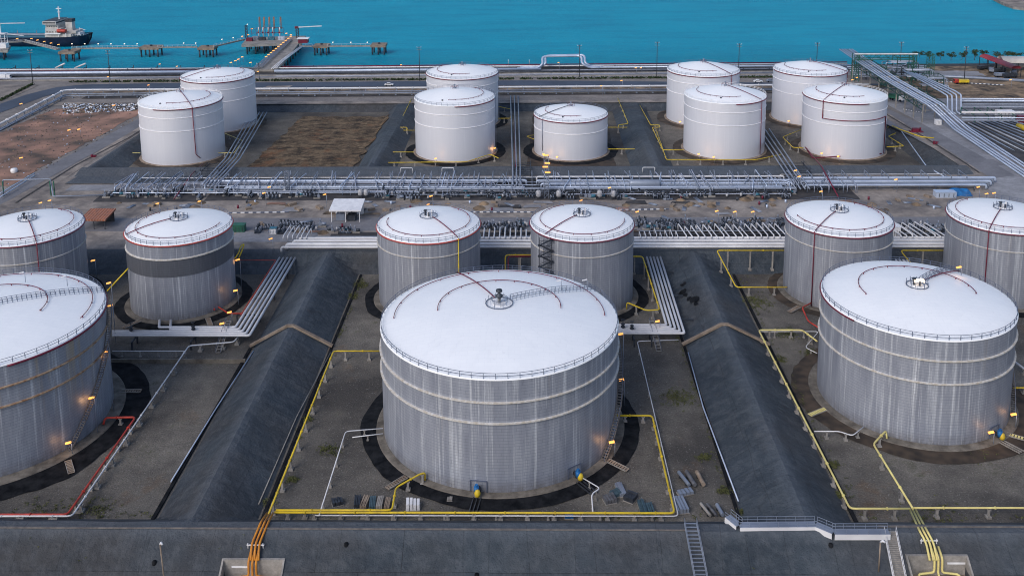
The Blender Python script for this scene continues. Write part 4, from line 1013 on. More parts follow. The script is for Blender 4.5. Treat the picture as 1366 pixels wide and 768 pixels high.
# big horizontal vessel
p = S(860, 256, 5); t = thing('horizontal_vessel', 'long silver horizontal vessel on two saddles in the far corridor', 'vessel', p)
b = MB(); L = 5.6; zc = 8.2
prof = [(0,-L),(.7,-L+.1),(1.2,-L+.5),(1.35,-L+1),(1.35,L-1),(1.2,L-.5),(.7,L-.1),(0,L)]
vs = []; n = 20
for i in range(n):
    for r, u in prof: vs.append((p.x+u, p.y+r*cos(2*pi*i/n), zc+r*sin(2*pi*i/n)))
k_ = len(prof); b.add(vs, [(i*k_+j, i*k_+j+1, ((i+1) % n)*k_+j+1, ((i+1) % n)*k_+j) for i in range(n) for j in range(k_-1)], True); b.build('vessel_shell', 'greypipe', t)
for s_ in (-3.4, 3.4): MB().box(p.x+s_-.25, p.y-1.1, 5, p.x+s_+.25, p.y+1.1, 7.4).build('saddle', 'conc', t)
# lamp tower
def lattice(px, py, z0, h, w, label, mat='greypipe', name='lamp_tower', cat='tower', k=8):
    p = S(px, py, z0); t = thing(name, label, cat, p); b = MB(); c4 = [(-w/2,-w/2),(w/2,-w/2),(w/2,w/2),(-w/2,w/2)]
    for x, y in c4: b.beam((p.x+x, p.y+y, z0), (p.x+x, p.y+y, z0+h), .2)
    for i in range(k):
        za, zb_ = z0+h*i/k, z0+h*(i+1)/k
        for j in range(4):
            a, c = c4[j], c4[(j+1) % 4]; b.beam((p.x+a[0], p.y+a[1], za), (p.x+c[0], p.y+c[1], zb_), .12); b.beam((p.x+a[0], p.y+a[1], zb_), (p.x+c[0], p.y+c[1], zb_), .12)
    b.build('lattice', mat, t); return t, p
t, p = lattice(729, 264, 5, 15, 1.6, 'grey lattice lamp tower with amber lamps, between the two white middle tanks')
for i, (dx, dz) in enumerate(((-.2, 15.3), (.3, 12.5), (-.4, 11.2), (.4, 9.2))): MB().box(p.x+dx-.9, p.y-1.2, p.z+dz, p.x+dx+.9, p.y-.8, p.z+dz+.4).build('lamp_head', 'amber', t)
t, p = lattice(384, 258, 5, 8, 1.4, 'grey lattice column rising from the left half of the far corridor', cat='tower', name='lattice_column')
# bundles of pipes over the far dike
def dikepipes(pix, n, dx, label, mat='greypipe', r=.28, zs=(1.2, 7.6, 7.6)):
    for i in range(n):
        pts = [S(x+i*dx, y, z) for (x, y), z in zip(pix, zs)]
        pipe(label, pts, r, mat, label.replace('pipe crossing', 'pipes crossing'), bend=1., n=6)
dikepipes([(336,150),(300,212),(268,247)], 5, 5, 'grey pipe crossing the far dike right of the tank beside the red soil lot')
dikepipes([(681,128),(684,226),(684,247)], 3, 5, 'grey pipe crossing the far dike left of the lamp tower', zs=(3.6,7.8,7.6))
dikepipes([(1008,172),(1034,210),(1062,252)], 4, 6, 'grey pipe crossing the far dike between the two rightmost white tanks', zs=(1.2, 7.8, 7.6))
pipe('red pipe crossing the far dike below the stepped red pipe tank', [S(1176,205,1.5), S(1084,211,1.5), S(1074,196,1.5), S(1096,222,8), S(1118,262,7)], .22, 'redpipe')
pipe('dark red pipe running down the gap left of the shortest white tank', [S(686,140,1.5), S(687,200,1.5), S(688,222,8)], .2, 'redpipe')
pipe('red pipe crossing the far dike below the white tank beside the red lot', [S(271,218,1.), S(256,232,7.6), S(232,266,6)], .18, 'redpipe')
pipe('grey pipe rail on the slope at the right of the stepped red pipe tank', PX([(1203,176),(1236,222),(1262,237)], 5.6), .2, 'bluepipe')
for px, py, w_, l in ((1050, 216, 9, 'bridge frame over the far dike between the two rightmost white tanks'), (292, 222, 7, 'bridge frame over the far dike near the red soil lot'), (697, 222, 6, 'bridge frame over the far dike left of the lamp tower')):
    p = S(px, py, 6.); b = MB()
    for dx in (-w_/2, w_/2):
        for y in (345, 353): b.beam((p.x+dx, y, 4.6), (p.x+dx, y, 8.4), .25)
        b.beam((p.x+dx, 343, 7.2), (p.x+dx, 356, 7.2), .25); b.tube([(p.x+dx, 343, 8.4), (p.x+dx, 356, 8.4)], .06, 4)
    for y in range(343, 357, 2): b.beam((p.x-w_/2, y, 7.1), (p.x+w_/2, y, 7.1), .18)
    tag(b.build('pipe_bridge', 'darksteel'), l, 'pipe bridge')
for px, l in ((596, 'behind the tank with the yellow riser'), (462, 'left of the middle'), (868, 'below the right far ridge'), (540, 'below the left far ridge')):
    p = S(px, 232, 7); b = MB(); b.tube([(p.x-2.2, 348, 5.6), (p.x-2.2, 348, 7.6), (p.x+2.2, 348, 7.6), (p.x+2.2, 348, 5.6)], .14, 6, bend=.4)
    if px in (596, 868, 540): tag(b.build('crest_hoop', 'whitepipe'), 'small pale pipe hoop on the far dike crest '+l, 'hoop')
# yellow lines of the far basins
YG = 2.2
pipe('yellow pipe loop around the front of the white tank nearest the dirt field', PX([(665,211),(654,206),(622,216),(512,217),(533,174),(553,174)], YG), .16, 'yellow', posts=9, n=6)
pipe('upper yellow pipe left of the white tank nearest the dirt field', PX([(549,132),(530,170),(543,170),(543,174)], 3.2), .16, 'yellow', posts=9, n=6)
pipe('short yellow pipe crossing to the white tank nearest the dirt field', PX([(516,203),(553,203)], YG), .13, 'yellow', posts=9, n=6)
pipe('yellow pipe hook between the two white tanks in the middle', PX([(664,142),(682,146),(681,158),(664,158)], YG), .14, 'yellow', posts=9, n=6)
pipe('yellow pipe corner left of the shortest white tank', PX([(713,180),(702,182),(713,186)], 1.8), .13, 'yellow', n=6)
pipe('yellow pipe frame right of the shortest white tank', PX([(811,170),(838,170),(848,199),(811,199)], YG), .15, 'yellow', posts=9, n=6)
pipe('upper yellow pipe left of the right far ridge', PX([(824,131),(838,165),(825,167),(825,170)], 3.2), .16, 'yellow', posts=9, n=6)
pipe('yellow pipe loop around the white tank right of the far right ridge', PX([(912,200),(884,200),(870,170),(880,170),(880,167),(868,167),(848,131)], YG), .16, 'yellow', posts=9, n=6)
pipe('yellow pipe along the front of the white tank right of the shortest one', PX([(875,172),(889,213),(1010,213),(1042,206)], YG), .16, 'yellow', posts=9, n=6)
pipe('yellow pipe corner between the two rightmost front white tanks', PX([(1069,173),(1044,183),(1058,197),(1072,197)], YG), .16, 'yellow', posts=9, n=6)
pipe('yellow pipe frame right of the stepped red pipe tank', PX([(1184,170),(1194,170),(1201,175),(1185,182),(1206,195),(1183,196)], YG), .16, 'yellow', posts=9, n=6)
pipe('yellow pipe left of the white tank beside the red soil lot', PX([(186,183),(175,183),(164,191)], 2.), .14, 'paleyellow', posts=9, n=6)
pipe('yellow pipe triangle in front of the white tank beside the red soil lot', PX([(187,190),(165,204),(187,204)], 2.), .14, 'paleyellow', posts=9, n=6)
pipe('yellow pipe corner right of the white tank beside the red soil lot', PX([(300,178),(324,188),(312,204),(288,204)], 2.), .14, 'paleyellow', posts=9, n=6)
# ------------------------------------------------------------------ small buildings
def shelter(label, x0, x1, y0, y1, z, h, roofm, slope, wallm='white', name='shelter', back=True):
    t = thing(name, label, 'shelter', ((x0+x1)/2, (y0+y1)/2, z)); b = MB()
    b.add([(x0-.6, y0-.6, z+h), (x1+.6, y0-.6, z+h), (x1+.6, y1+.6, z+h+slope), (x0-.6, y1+.6, z+h+slope), (x0-.6, y0-.6, z+h-.5), (x1+.6, y0-.6, z+h-.5), (x1+.6, y1+.6, z+h+slope-.5), (x0-.6, y1+.6, z+h+slope-.5)],
          [(0,1,2,3),(4,7,6,5),(0,4,5,1),(1,5,6,2),(2,6,7,3),(3,7,4,0)])
    b.build('roof', roofm, t)
    for x in (x0, (x0+x1)/2, x1):
        for y in (y0, y1): MB().beam((x, y, z), (x, y, z+h+(slope if y == y1 else 0)-.45), .22).build('post', wallm, t)
    if back: MB().box(x0, y1-.15, z, x1, y1, z+h+slope*.9-.5).build('back_wall', wallm, t)
    return t
a, c = S(439, 297, 5), S(483, 297, 5)
shelter('open white roofed shelter beside the service road, left of the middle tanks', a.x+.8, c.x-.8, a.y+.3, a.y+7.5, 5.1, 4.2, 'white', .9)
b = MB(); b.box(a.x+2, a.y+1.5, 5.1, a.x+4.8, a.y+4, 7.4); t = tag(b.build('generator_set', 'greypipe'), 'grey generator box under the left end of the white roofed shelter', 'generator')
b = MB(); b.box(a.x+5.6, a.y+1.2, 5.1, a.x+8.2, a.y+4.4, 6.9); b.cyl((a.x+7, a.y+2), .3, 6.9, 8.2, 8); tag(b.build('engine_block', 'darksteel'), 'dark engine block under the right end of the white roofed shelter', 'engine')
a, c = S(109, 306, 5), S(131, 306, 5)
shelter('small shelter with a rusty striped roof between the two left silver tanks', a.x+.5, c.x+2.2, a.y, a.y+7., 5.1, 3.4, 'rustroof', .7, 'darksteel')
def cabinet(px, py, sx, sy, sz, mat, label, name, cat, z=5.05, rz=0, roof=None):
    p = S(px, py, z); t = thing(name, label, cat, p); MB().cbox(p, sx, sy, sz, rz).build('body', mat, t)
    b = MB()
    for k_ in range(4): b.cbox((p.x-sx*.36+k_*sx*.24, p.y-sy/2-.03, p.z+.2), sx*.03, .05, sz*.7)
    b.build('door_seam', 'darksteel', t); MB().cbox((p.x, p.y, p.z+sz), sx+.15, sy+.15, .12, rz).build('lid', roof or mat, t); return t
cabinet(318, 308, 4.5, 2.2, 2.2, 'green', 'dark green skip right of the dark banded tank', 'skip', 'skip')
cabinet(365, 311, 2., 1.6, 1.7, 'white', 'small white cabinet on the yard left of the white roofed shelter', 'cabinet', 'cabinet', roof='teal')
cabinet(1260, 262, 6.8, 3., 1.8, 'bluepipe', 'pale blue container left of the blue tarpaulin heap', 'container', 'container')
cabinet(1192, 315, 3., 3., 3.4, 'white', 'white hut beside the right silver tank', 'hut', 'hut')
cabinet(1251, 166, 2.4, 2., 2., 'white', 'white box at the foot of the stepped pipe rack', 'cabinet', 'cabinet', z=4.)
cabinet(1340, 157, 7, 4, 3.2, 'white', 'white block at the right edge behind the ground pipes', 'hut', 'hut', z=4.)
cabinet(1363, 165, 4, 3, 3.5, 'redpipe', 'dark red cabin at the right edge behind the ground pipes', 'cabin', 'cabin', z=4.)
# blue tarpaulin heap
p = S(1279, 260, 5); b = MB(); n, m_ = 16, 8; vs = []
for i in range(n+1):
    for j in range(m_+1):
        u, v = i/n, j/m_; e = min(u, 1-u, v, 1-v)*6; zz = min(1, e)*2.4*(.8+.35*mn.noise(Vector((u*4, v*3, 1)))); vs.append((p.x-4.3+8.6*u, p.y-1.6+3.8*v, 5.05+zz))
b.add(vs, [(i*(m_+1)+j, (i+1)*(m_+1)+j, (i+1)*(m_+1)+j+1, i*(m_+1)+j+1) for i in range(n) for j in range(m_)], True); tag(b.build('tarpaulin_heap', 'blue'), 'bright blue tarpaulin over a heap beside the service road', 'tarpaulin')
# grey gantry at the left edge
pipe('grey green pipe gantry crossing the side road at the left edge', [S(4,262,5.1), S(4,240,10.2), S(67,239,10.2), S(71,262,6), S(150,260,6)], .22, 'greypipe', bend=.4)
for px in (4, 67, 72): q = S(px, 262, 5.); b = MB(); b.beam((q.x, q.y+.6, 5), (q.x, q.y+.6, 10.4), .3); tag(b.build('gantry_post', 'green'), 'dark green post of the gantry over the side road', 'post', 'posts of the gantry over the side road')
for i, pts in enumerate(([(0,258),(46,231)], [(0,263),(46,234)])): pipe('blue grey pipe slanting beside the red soil lot under the gantry', PX(pts, 6), .2, 'bluepipe', 'two pipes slanting beside the red soil lot')
p = S(19, 230, 5); b = MB(); b.lathe((p.x, p.y), [(0,6.6),(1.1,6.5),(1.3,5.8),(1.1,5.)], 10); tag(b.build('white_sack', 'white'), 'white round sack at the lower corner of the red soil lot', 'sack')
# ------------------------------------------------------------------ lamps
def lamp(px, py, z0, h, label, group=None, col='amber', pole='greypipe', hw=1.1, hh=.3, r=.07, light=0, tilt=.25):
    P = S(px, py, z0+h); t = thing('lamp_post', label, 'lamp', (P.x, P.y, z0), group)
    MB().tube([(P.x+hw*.6, P.y, z0), (P.x+hw*.6, P.y, z0+h)], r, 5).build('pole', pole, t)
    MB().beam((P.x-hw/2, P.y, z0+h), (P.x+hw/2, P.y, z0+h+tilt), hh*1.5, hh).build('lamp_head', col, t)
    if light:
        L = bpy.data.lights.new('lamp_light', 'POINT'); L.energy = light; L.color = (1, .5, .18); L.shadow_soft_size = .6
        o = bpy.data.objects.new('lamp_light', L); C.objects.link(o); o.parent = t; o.location = (0, -1.4, h+.1)
    return t
TL = {'A': 'the largest grey tank', 'D': 'the dark banded tank', 'H': 'the rusty left tank', 'I': 'the tan gutter tank'}
for px, py, h, l, li in ((145,378,12,'upper right side of the rusty left tank, beyond its rim',0), (147,408,10,'right side of the rusty left tank, just below its rim',0), (141,470,14,'middle of the stair of the rusty left tank',70), (122,531,8,'lower stair of the rusty left tank',70), (91,591,2.4,'stair foot of the rusty left tank',70),
                     (317,347,9,'upper right of the dark banded tank',40), (314,388,4,'lower right foot of the dark banded tank',80), (306,417,3,'right of the dark banded tank, above the red pipe',0), (296,432,4,'stile over the pipes right of the dark banded tank',0), (124,348,6,'gap left of the dark banded tank',0),
                     (828,446,10,'upper right side of the largest tank',0), (829,507,6,'middle right side of the largest tank',0), (816,590,3,'stair foot of the largest tank',90), (877,429,4,'pipes right of the largest tank',0),
                     (1352,553,3,'right foot of the tan gutter tank',60), (1322,577,2.6,'blue valve of the tan gutter tank',60), (230,300,8,'yard left of the white roofed shelter',0)):
    if px == 230: continue
    lamp(px, py, .3, h, 'amber lamp at the '+l, light=li)
lamp(794, 394, .3, 15, 'unlit pale lamp on a thin pole in front of the tank with the zigzag stair', col='white')
for px, py, z in ((745,375,26),(780,374,26)): lamp(px, py, z, 2.2, 'small pale lamp on the gangway of the largest tank', 'lamps on the gangway of the largest tank', col='white', hh=.15)
for px, py, z in ((29,364,25.5),(85,369,25)): lamp(px, py, z, 2.2, 'small pale lamp on the roof of the rusty left tank', 'roof lamps of the rusty left tank', col='white', hh=.15)
lamp(1279, 357, 24.5, 1.8, 'amber lamp on the far rim of the tan gutter tank', hh=.25, light=60)
MB_ = tag(MB().cbox((85.14+.2, 204.94-.3, 27.2), 2.2, 1.1, .5).build('roof_lamp', 'warm'), 'warm glowing roof lamp in the centre of the tan gutter tank', 'lamp')
CL = 'amber corridor lamp '
random.seed(3)
for px, py, l in ((210,272,'left end'),(266,269,'left end'),(352,258,'above the white yard'),(359,250,'above the white yard'),(433,260,'left of the white roofed shelter'),(361,319,'near edge, left of the ridge'),(575,262,'behind the tank with the yellow riser'),(906,213,'top'),(54,271,'left edge'),(66,268,'left edge'),
                 (850,283,'behind the right white pipe bundle') ,(813,251,'beside the silver vessel'),(956,282,'above the right ridge'),(980,283,'above the right ridge'),(1004,283,'above the right ridge'),(1195,240,'on the right pale blue pipes'),(1305,250,'beside the blue tarpaulin'),(1316,259,'beyond the rightmost silver tank'),(1326,258,'beyond the rightmost silver tank'),(1061,228,'on the bridge by the two rightmost white tanks'),(1066,236,'on the bridge by the two rightmost white tanks'),(1095,256,'below the bridge'),(571,273,'on the yellow riser tank yard'),(775,268,'behind the zigzag stair tank')):
    if py < 220: continue
    lamp(px, py, 5, 4.5, CL+l, 'amber corridor lamps '+l, light=0, hw=1.0, hh=.25)
for px, py, l in ((153,213,''),):
    pass
for px, py, nm in ((1096,205,'left foot of the stepped red pipe tank'),(1118,209,'front foot of the stepped red pipe tank'),(932,206,'left foot of the white tank right of the shortest one'),(952,210,'front foot of the white tank right of the shortest one'),(581,212,'front foot of the white tank nearest the dirt field'),(725,206,'left foot of the shortest white tank'),(743,210,'front foot of the shortest white tank'),
                   (907,163,'foot of the rear white tank left of the green gantry pair'),(1052,162,'foot of the rear white tank nearest the green gantry'),(660,198,'right foot of the white tank nearest the dirt field')):
    lamp(px, py, .2, 2.2, 'warm lamp at the '+nm, col='amber', light=90, hw=.8, hh=.35)
for px, py, l in ((28,139,'left track'),(92,174,'middle of the red soil lot'),(105,173,'middle of the red soil lot'),(28,211,'lower end of the red soil lot'),(152,141,'debris pile')): lamp(px, py, 4.2, 2.5, 'small amber lamp at the '+l+' beside the side road', 'amber lamps at the '+l, hw=1.2)
for px, py in ((198,114),(144,103),(213,86),(236,89),(344,96),(535,87),(745,84),(802,115),(829,108),(848,91),(855,91),(1137,107),(1143,104),(1348,107)):
    lamp(px, py, 3, 5, 'amber street lamp along the coast road', 'amber street lamps along the coast road', hw=.95, hh=.28)
# ------------------------------------------------------------------ pipeline beside the coast road
z5 = 5.2
HP = [S(-60,197,z5), S(86,120.5,z5), S(560,117.5,z5), S(1070,113.5,z5), S(1160,113,z5)]
HP2 = [v+Vector((0, -3.2, 0)) for v in HP]
def rackline(P, z, r, mat, label, sp=8): return pipe(label, [Vector((p.x, p.y, z)) for p in P], r, mat, posts=sp, bend=4, postw=.35, postmat='greypipe')
rackline(HP, 5.3, .5, 'whitepipe', 'thick white pipeline on posts following the near side of the coast road')
rackline([S(-60,206,4.2), S(86,128,4.2), S(560,124,4.2), S(1160,119,4.2)], 4.2, .28, 'greypipe', 'thinner grey pipeline in front of the thick white one along the coast road')
rackline([S(-60,203,4.6), S(88,125,4.6), S(560,121,4.6), S(1160,117,4.6)], 4.4, .3, 'greypipe', 'grey pipeline between the white one and the thin one along the coast road', 14)
b = MB(); P = [S(90,127.5,3.2), S(560,125.5,3.2), S(1190,121,3.2)]
for i in range(2): b.beam((P[i].x, P[i].y, 3.6), (P[i+1].x, P[i+1].y, 3.6), .5, 1.1)
tag(b.build('low_wall', 'conc'), 'long low concrete wall behind the far tank row', 'wall')
# coastal pipes
def coastpipe(px0, px1, py, z, r, mat, label, group=None):
    a = S(px0, py+(px0-683)*-.008, z); c = S(px1, py+(px1-683)*-.008, z); return pipe(label, [a, c], r, mat, group, n=8)
coastpipe(-80, 336, 92.5, 5., .75, 'bluepipe', 'thickest pale pipeline along the shore, left of the jetty trestle')
coastpipe(-80, 330, 96.5, 4.2, .4, 'darksteel', 'dark pipeline under the thick one along the shore, left of the jetty trestle')
coastpipe(-80, 322, 88., 4.6, .4, 'whitepipe', 'pale thinner pipeline nearest the sea, left of the jetty trestle')
coastpipe(-80, 310, 90., 4.2, .25, 'redpipe', 'thin red pipeline nearest the sea, left of the jetty trestle')
coastpipe(366, 722, 92.5, 5., .75, 'bluepipe', 'thick pale pipeline along the shore, right of the jetty trestle')
coastpipe(366, 1130, 88.5, 4.6, .4, 'whitepipe', 'pale thinner pipeline nearest the sea, right of the jetty trestle')
coastpipe(372, 1130, 86.5, 4.2, .3, 'redpipe', 'thin pink pipeline nearest the sea, right of the jetty trestle')
coastpipe(366, 1140, 96., 4.1, .4, 'darksteel', 'dark pipeline along the landward side of the shore pipes')
for py_, r_, m_, l_ in ((99.5,.3,'midpipe','lavender pipe on the landward edge of the shore pipes'),(94.3,.25,'midpipe','lavender pipe in the middle of the shore pipes'),(90.4,.22,'darksteel','thin dark pipe in the middle of the shore pipes')):
    coastpipe(-80, 332, py_, 4.2, r_, m_, l_+', left of the jetty'); coastpipe(368, 1135, py_, 4.2, r_, m_, l_+', right of the jetty')
coastpipe(790, 1140, 91., 4.8, .5, 'bluepipe', 'thick pale pipeline along the shore, right of the raised loop')
for k_, dx in enumerate((0, 4)):
    pipe('pale pipe of the raised square loop on the shore', [S(690+dx,91.5-k_*1.2,5), S(716+dx,91.5-k_*1.2,5), S(724+dx,86-k_*.6,7.5), S(723+dx,75.5-k_,10.6), S(776+dx,74.5-k_,10.6), S(776+dx,85-k_*.6,7.5), S(786+dx,90.5-k_,5), S(800+dx,90.5-k_,5)], .62, 'bluepipe', 'pipes of the raised square loop on the shore', bend=3.)
for px0, px1, l in ((74,86,'left'),(100,114,'right')): pipe('short pale pipe slanting up at the shore near the ship, %s of two' % l, [S(px0,91,5), S(px1,85,9)], .45, 'whitepipe')
for px in (678, 706): pipe('thin pale vent standpipe left of the raised loop', [S(px,88,4), S(px,80,8)], .15, 'whitepipe', 'vent standpipes left of the raised loop')
def coastframe(px):
    a = S(px, 96, 3.); b = MB()
    for dy in (0, 9): b.beam((a.x, a.y+dy, 3), (a.x, a.y+dy, 5.), .3)
    b.beam((a.x, a.y, 3.9), (a.x, a.y+9, 3.9), .3); tag(b.build('pipe_support', 'darksteel'), 'dark low frame under the shore pipelines', 'pipe support', 'low frames under the shore pipelines')
for px in list(range(10, 330, 32))+list(range(380, 1130, 34)): coastframe(px)
# low parapets and hedge
for py, l in ((99.5, 'seaward'), (103.5, 'landward')):
    b = MB(); a, c = S(0, py+5, 3.), S(1120, py-4, 3.); b.beam((a.x, a.y, 3.3), (c.x, c.y, 3.3), .4, .8); tag(b.build('parapet', 'conc'), 'long grey parapet on the %s side of the coast strip' % l, 'parapet')
def leafmat(name, a, b_):
    t = NT(name); p = t.pos(); return t.out(t.mix(t.noise(p, .8, 4, .7), a, b_), .8, 0, .2)
mt['leaf'] = leafmat("leaves", (.055,.080,.035), (.022,.038,.020)); mt['drygrass'] = leafmat("dry weeds", (.12,.125,.05), (.055,.065,.028)); mt['bark'] = M("bark", (.12,.09,.07))
def leaves(b, c, r, n, s, flat=1.):
    for _ in range(n):
        while True:
            d = Vector((random.uniform(-1,1), random.uniform(-1,1), random.uniform(-1,1)))
            if .15 < d.length < 1: break
        p = Vector(c)+Vector((d.x*r[0], d.y*r[1], d.z*r[2])); a = Vector((random.gauss(0,1), random.gauss(0,1), random.gauss(0,1))).normalized(); e = a.cross(Vector((random.gauss(0,1), random.gauss(0,1), random.gauss(0,1)))).normalized()
        b.add([p-a*s-e*s*.4, p+a*s*.2-e*s, p+a*s+e*s*.3, p-a*s*.1+e*s], [(0,1,2,3)])
random.seed(21)
b = MB(); a, c = S(95, 110, 3), S(1120, 103, 3)
for i in range(260):
    p = a.lerp(c, (i+random.random())/260)
    if random.random() < .85: leaves(b, (p.x, p.y, 3.3), (1.6, 1.1, .8), 26, .42)
o = tag(b.build('hedge', 'leaf'), 'low dark hedge strip along the coast road', 'hedge', kind='stuff')
b = MB(); a, c = S(0, 134, 3.4), S(44, 113, 3.)
for i in range(60):
    p = a.lerp(c, (i+random.random())/60); leaves(b, (p.x, p.y, 3.5), (1.2, .9, .6), 12, .35)
tag(b.build('hedge', 'leaf'), 'short hedge row slanting at the left edge beside the coast road', 'hedge', kind='stuff')
# weeds in the near basins
b = MB()
for px, py, w_, n in ((600,378,30,60),(1010,405,28,60),(1000,470,25,50),(905,530,30,70),(440,600,20,40),(970,655,16,40),(992,683,8,40),(1000,400,20,40),(1110,620,14,40),(1120,660,14,40),(1050,445,20,50),(560,395,14,30),(480,380,16,60),(470,395,12,40),(390,640,10,30),(410,560,10,20),(1250,690,60,30),(1300,600,40,20),(60,685,60,40),(130,680,40,40),(1040,480,12,30),(350,670,12,20),(1080,470,14,20),(940,610,14,30)):
    for _ in range(n*2):
        p = S(px+random.gauss(0, w_*.35), py+random.gauss(0, w_*.18), 0)
        if gz(p.x, p.y) > .3: continue
        leaves(b, (p.x, p.y, .2), (.4, .4, .15), 7, .11)
for _ in range(420):
    e = random.choice((0,0,1,2,3,4)); t_ = random.random()
    if e == 0: x, y = random.choice((-150+80*t_, -49+86*t_, 60+90*t_)), 162.4+abs(random.gauss(0,.6))
    elif e == 1: x, y = -49.+abs(random.gauss(0,.5)), 163+105*t_
    elif e == 2: x, y = 60.+abs(random.gauss(0,.5)), 163+105*t_
    elif e == 3: x, y = 37.5-abs(random.gauss(0,.5)), 163+105*t_
    else: x, y = random.choice((-46+80*t_, 62+90*t_)), 269.6-abs(random.gauss(0,.8))
    leaves(b, (x, y, .2), (.45, .45, .18), 7, .12)
for _ in range(60):
    Y_ = random.uniform(135, 153); x = random.choice((-60, 48, 5, 100, -100))+random.gauss(0, 18); leaves(b, (x, Y_, height(x, Y_)+.1), (.25, .25, .12), 5, .09)
o = tag(b.build('weeds', 'drygrass'), 'scattered weeds and grass tufts on the basin floors', 'weeds', kind='stuff')
# debris pile
b = MB(); random.seed(9)
for _ in range(1100):
    u, v = random.random(), random.random(); px = 84+98*u; py = 138+14*v*(1-.3*u)
    p = S(px, py, 3.3); s_ = random.uniform(.25, .95); k_ = random.choice((0,1,2,2,3))
    zz = plat(p.y)+random.uniform(0, .8)*sin(pi*v); a = random.uniform(0, pi)
    b.add([(p.x-s_*cos(a), p.y-s_*sin(a), zz), (p.x+s_*.5*sin(a), p.y-s_*.5*cos(a), zz+.1), (p.x+s_*cos(a), p.y+s_*sin(a), zz), (p.x-s_*.5*sin(a), p.y+s_*.5*cos(a), zz), (p.x, p.y, zz+s_*.6)], [(0,1,4),(1,2,4),(2,3,4),(3,0,4)], mi=k_)
for _ in range(900):
    u, v = random.random(), random.random(); q = Vector((-236+52*u+4*v, 338+115*v, 0)); s_ = random.uniform(.1, .45)**1.; k_ = random.choice((2,2,2,3,3,3,3,3,1)); zz = plat(q.y)+.1
    b.add([(q.x-s_,q.y,zz),(q.x,q.y-s_,zz),(q.x+s_,q.y,zz),(q.x,q.y+s_,zz),(q.x+s_*.2,q.y,zz+s_*.8)], [(0,1,4),(1,2,4),(2,3,4),(3,0,4)], mi=k_)
tag(b.build('debris', ['white', 'bluepipe', 'darkbed', 'brownsoil']), 'white sacks and rubble heaped and scattered over the red soil lot', 'debris', kind='stuff')
# ------------------------------------------------------------------ power poles, cars, trees
def pole(px, pyb, pyt, label, z=3., arms=2):
    p = S(px, pyb, z); h = 6.
    for _ in range(40):
        q = 5.
        zz = z+h; d = Vector((p.x, p.y, zz-CH)); y = CY-FP*(d.dot(_U))/d.dot(_F); h += (y-pyt)*.15
    t = thing('power_pole', label, 'power pole', p); MB().tube([(p.x, p.y, z), (p.x, p.y, z+h)], .19, 6).build('pole', 'darksteel', t)
    b = MB()
    for i in range(arms): b.beam((p.x-1.3, p.y, z+h-.6-i*1.3), (p.x+1.3, p.y, z+h-.6-i*1.3), .16)
    b.build('crossarm', 'conc', t); b = MB()
    for x in (-1.1, 0, 1.1): b.cyl((p.x+x, p.y), .1, z+h-.5, z+h-.1, 6)
    b.build('insulator', 'white', t)
PL = [(44,113,66,'nearest the stern of the ship'),(147,110,67,'left of the first pier block'),(346,106,84,'in front of the jetty trestle'),(560,108,62,'left of the raised shore pipe loop'),(773,103,60,'on the raised shore pipe loop'),(876,103,56,'left of the first rear white tank at the right'),(985,100,58,'between the two rear white tanks at the right'),(1089,92,57,'left of the green gantry'),(1200,100,56,'beside the green gantry'),(1286,110,62,'beside the red truck')]
for px, a, c, l in PL: pole(px, a, c, 'dark power pole '+l)
def car(px, py, z, rz, label, col, kind='car'):
    p = S(px, py, z); t = thing('parked_car' if kind == 'car' else 'truck', label, kind, p); t.rotation_euler = (0,0,0)
    def T(b):
        b.v = [(p.x+x*cos(rz)-y*sin(rz), p.y+x*sin(rz)+y*cos(rz), p.z+zz) for x, y, zz in b.v]; return b
    if kind == 'car':
        L, W = 2.3, .9; b = MB(); pr = [(-L,.4),(-L,.95),(-1.6,1.05),(-1.1,1.5),(.6,1.5),(1.25,1.05),(L,.9),(L,.4)]
        n = len(pr); b.add([(x,-W,z_) for x, z_ in pr]+[(x,W,z_) for x, z_ in pr], [tuple(range(n)), tuple(reversed(range(n,2*n)))]+[(i,n+i,n+(i+1)%n,(i+1)%n) for i in range(n)]); T(b).build('body', col, t)
        b = MB(); b.box(-1.35,-W-.01,1.08,.9,W+.01,1.4); T(b).build('window', 'darksteel', t)
        for x in (-1.4, 1.45):
            for y in (-W, W): T(MB().tube([(x,y-.12,.36),(x,y+.12,.36)], .36, 12)).build('wheel', 'blackring', t)
    else:
        b = MB(); b.box(1.7,-1.15,.7,3.7,1.15,2.6); T(b).build('cab', col[0], t); b = MB(); b.box(-3.7,-1.2,.9,1.5,1.2,2.3 if len(col) < 3 else 2.9); T(b).build('cargo_body', col[1], t)
        b = MB(); b.box(3.65,-1.,1.6,3.73,1.,2.35); T(b).build('windscreen', 'darksteel', t); b = MB(); b.box(-3.7,-.5,.5,3.6,.5,.9); T(b).build('chassis', 'darksteel', t)
        for x in (-2.6, -1.4, 2.6):
            for y in (-1.1, 1.1): T(MB().tube([(x,y-.15,.5),(x,y+.15,.5)], .5, 12)).build('wheel', 'blackring', t)
car(519, 114.5, 3.1, 0, 'silver car on the coast road behind the dirt field', 'whitepipe'); car(1011, 110, 3.1, 0, 'white car on the coast road between the rear white tanks', 'white'); car(1028, 109.5, 3.1, 0, 'grey car ahead of the white one on the coast road', 'greypipe')
car(1282, 112, 3.1, pi, 'red truck with a yellow load on the coast road', ('brightred', 'yellow'), 'truck'); car(1196, 134, 3.6, -.9, 'green and white tanker truck on the yard road under the rack', ('white', 'green', 1), 'truck'); car(5, 106, 3.1, .1, 'white van truck at the left edge of the coast road', ('white', 'white', 1), 'truck')
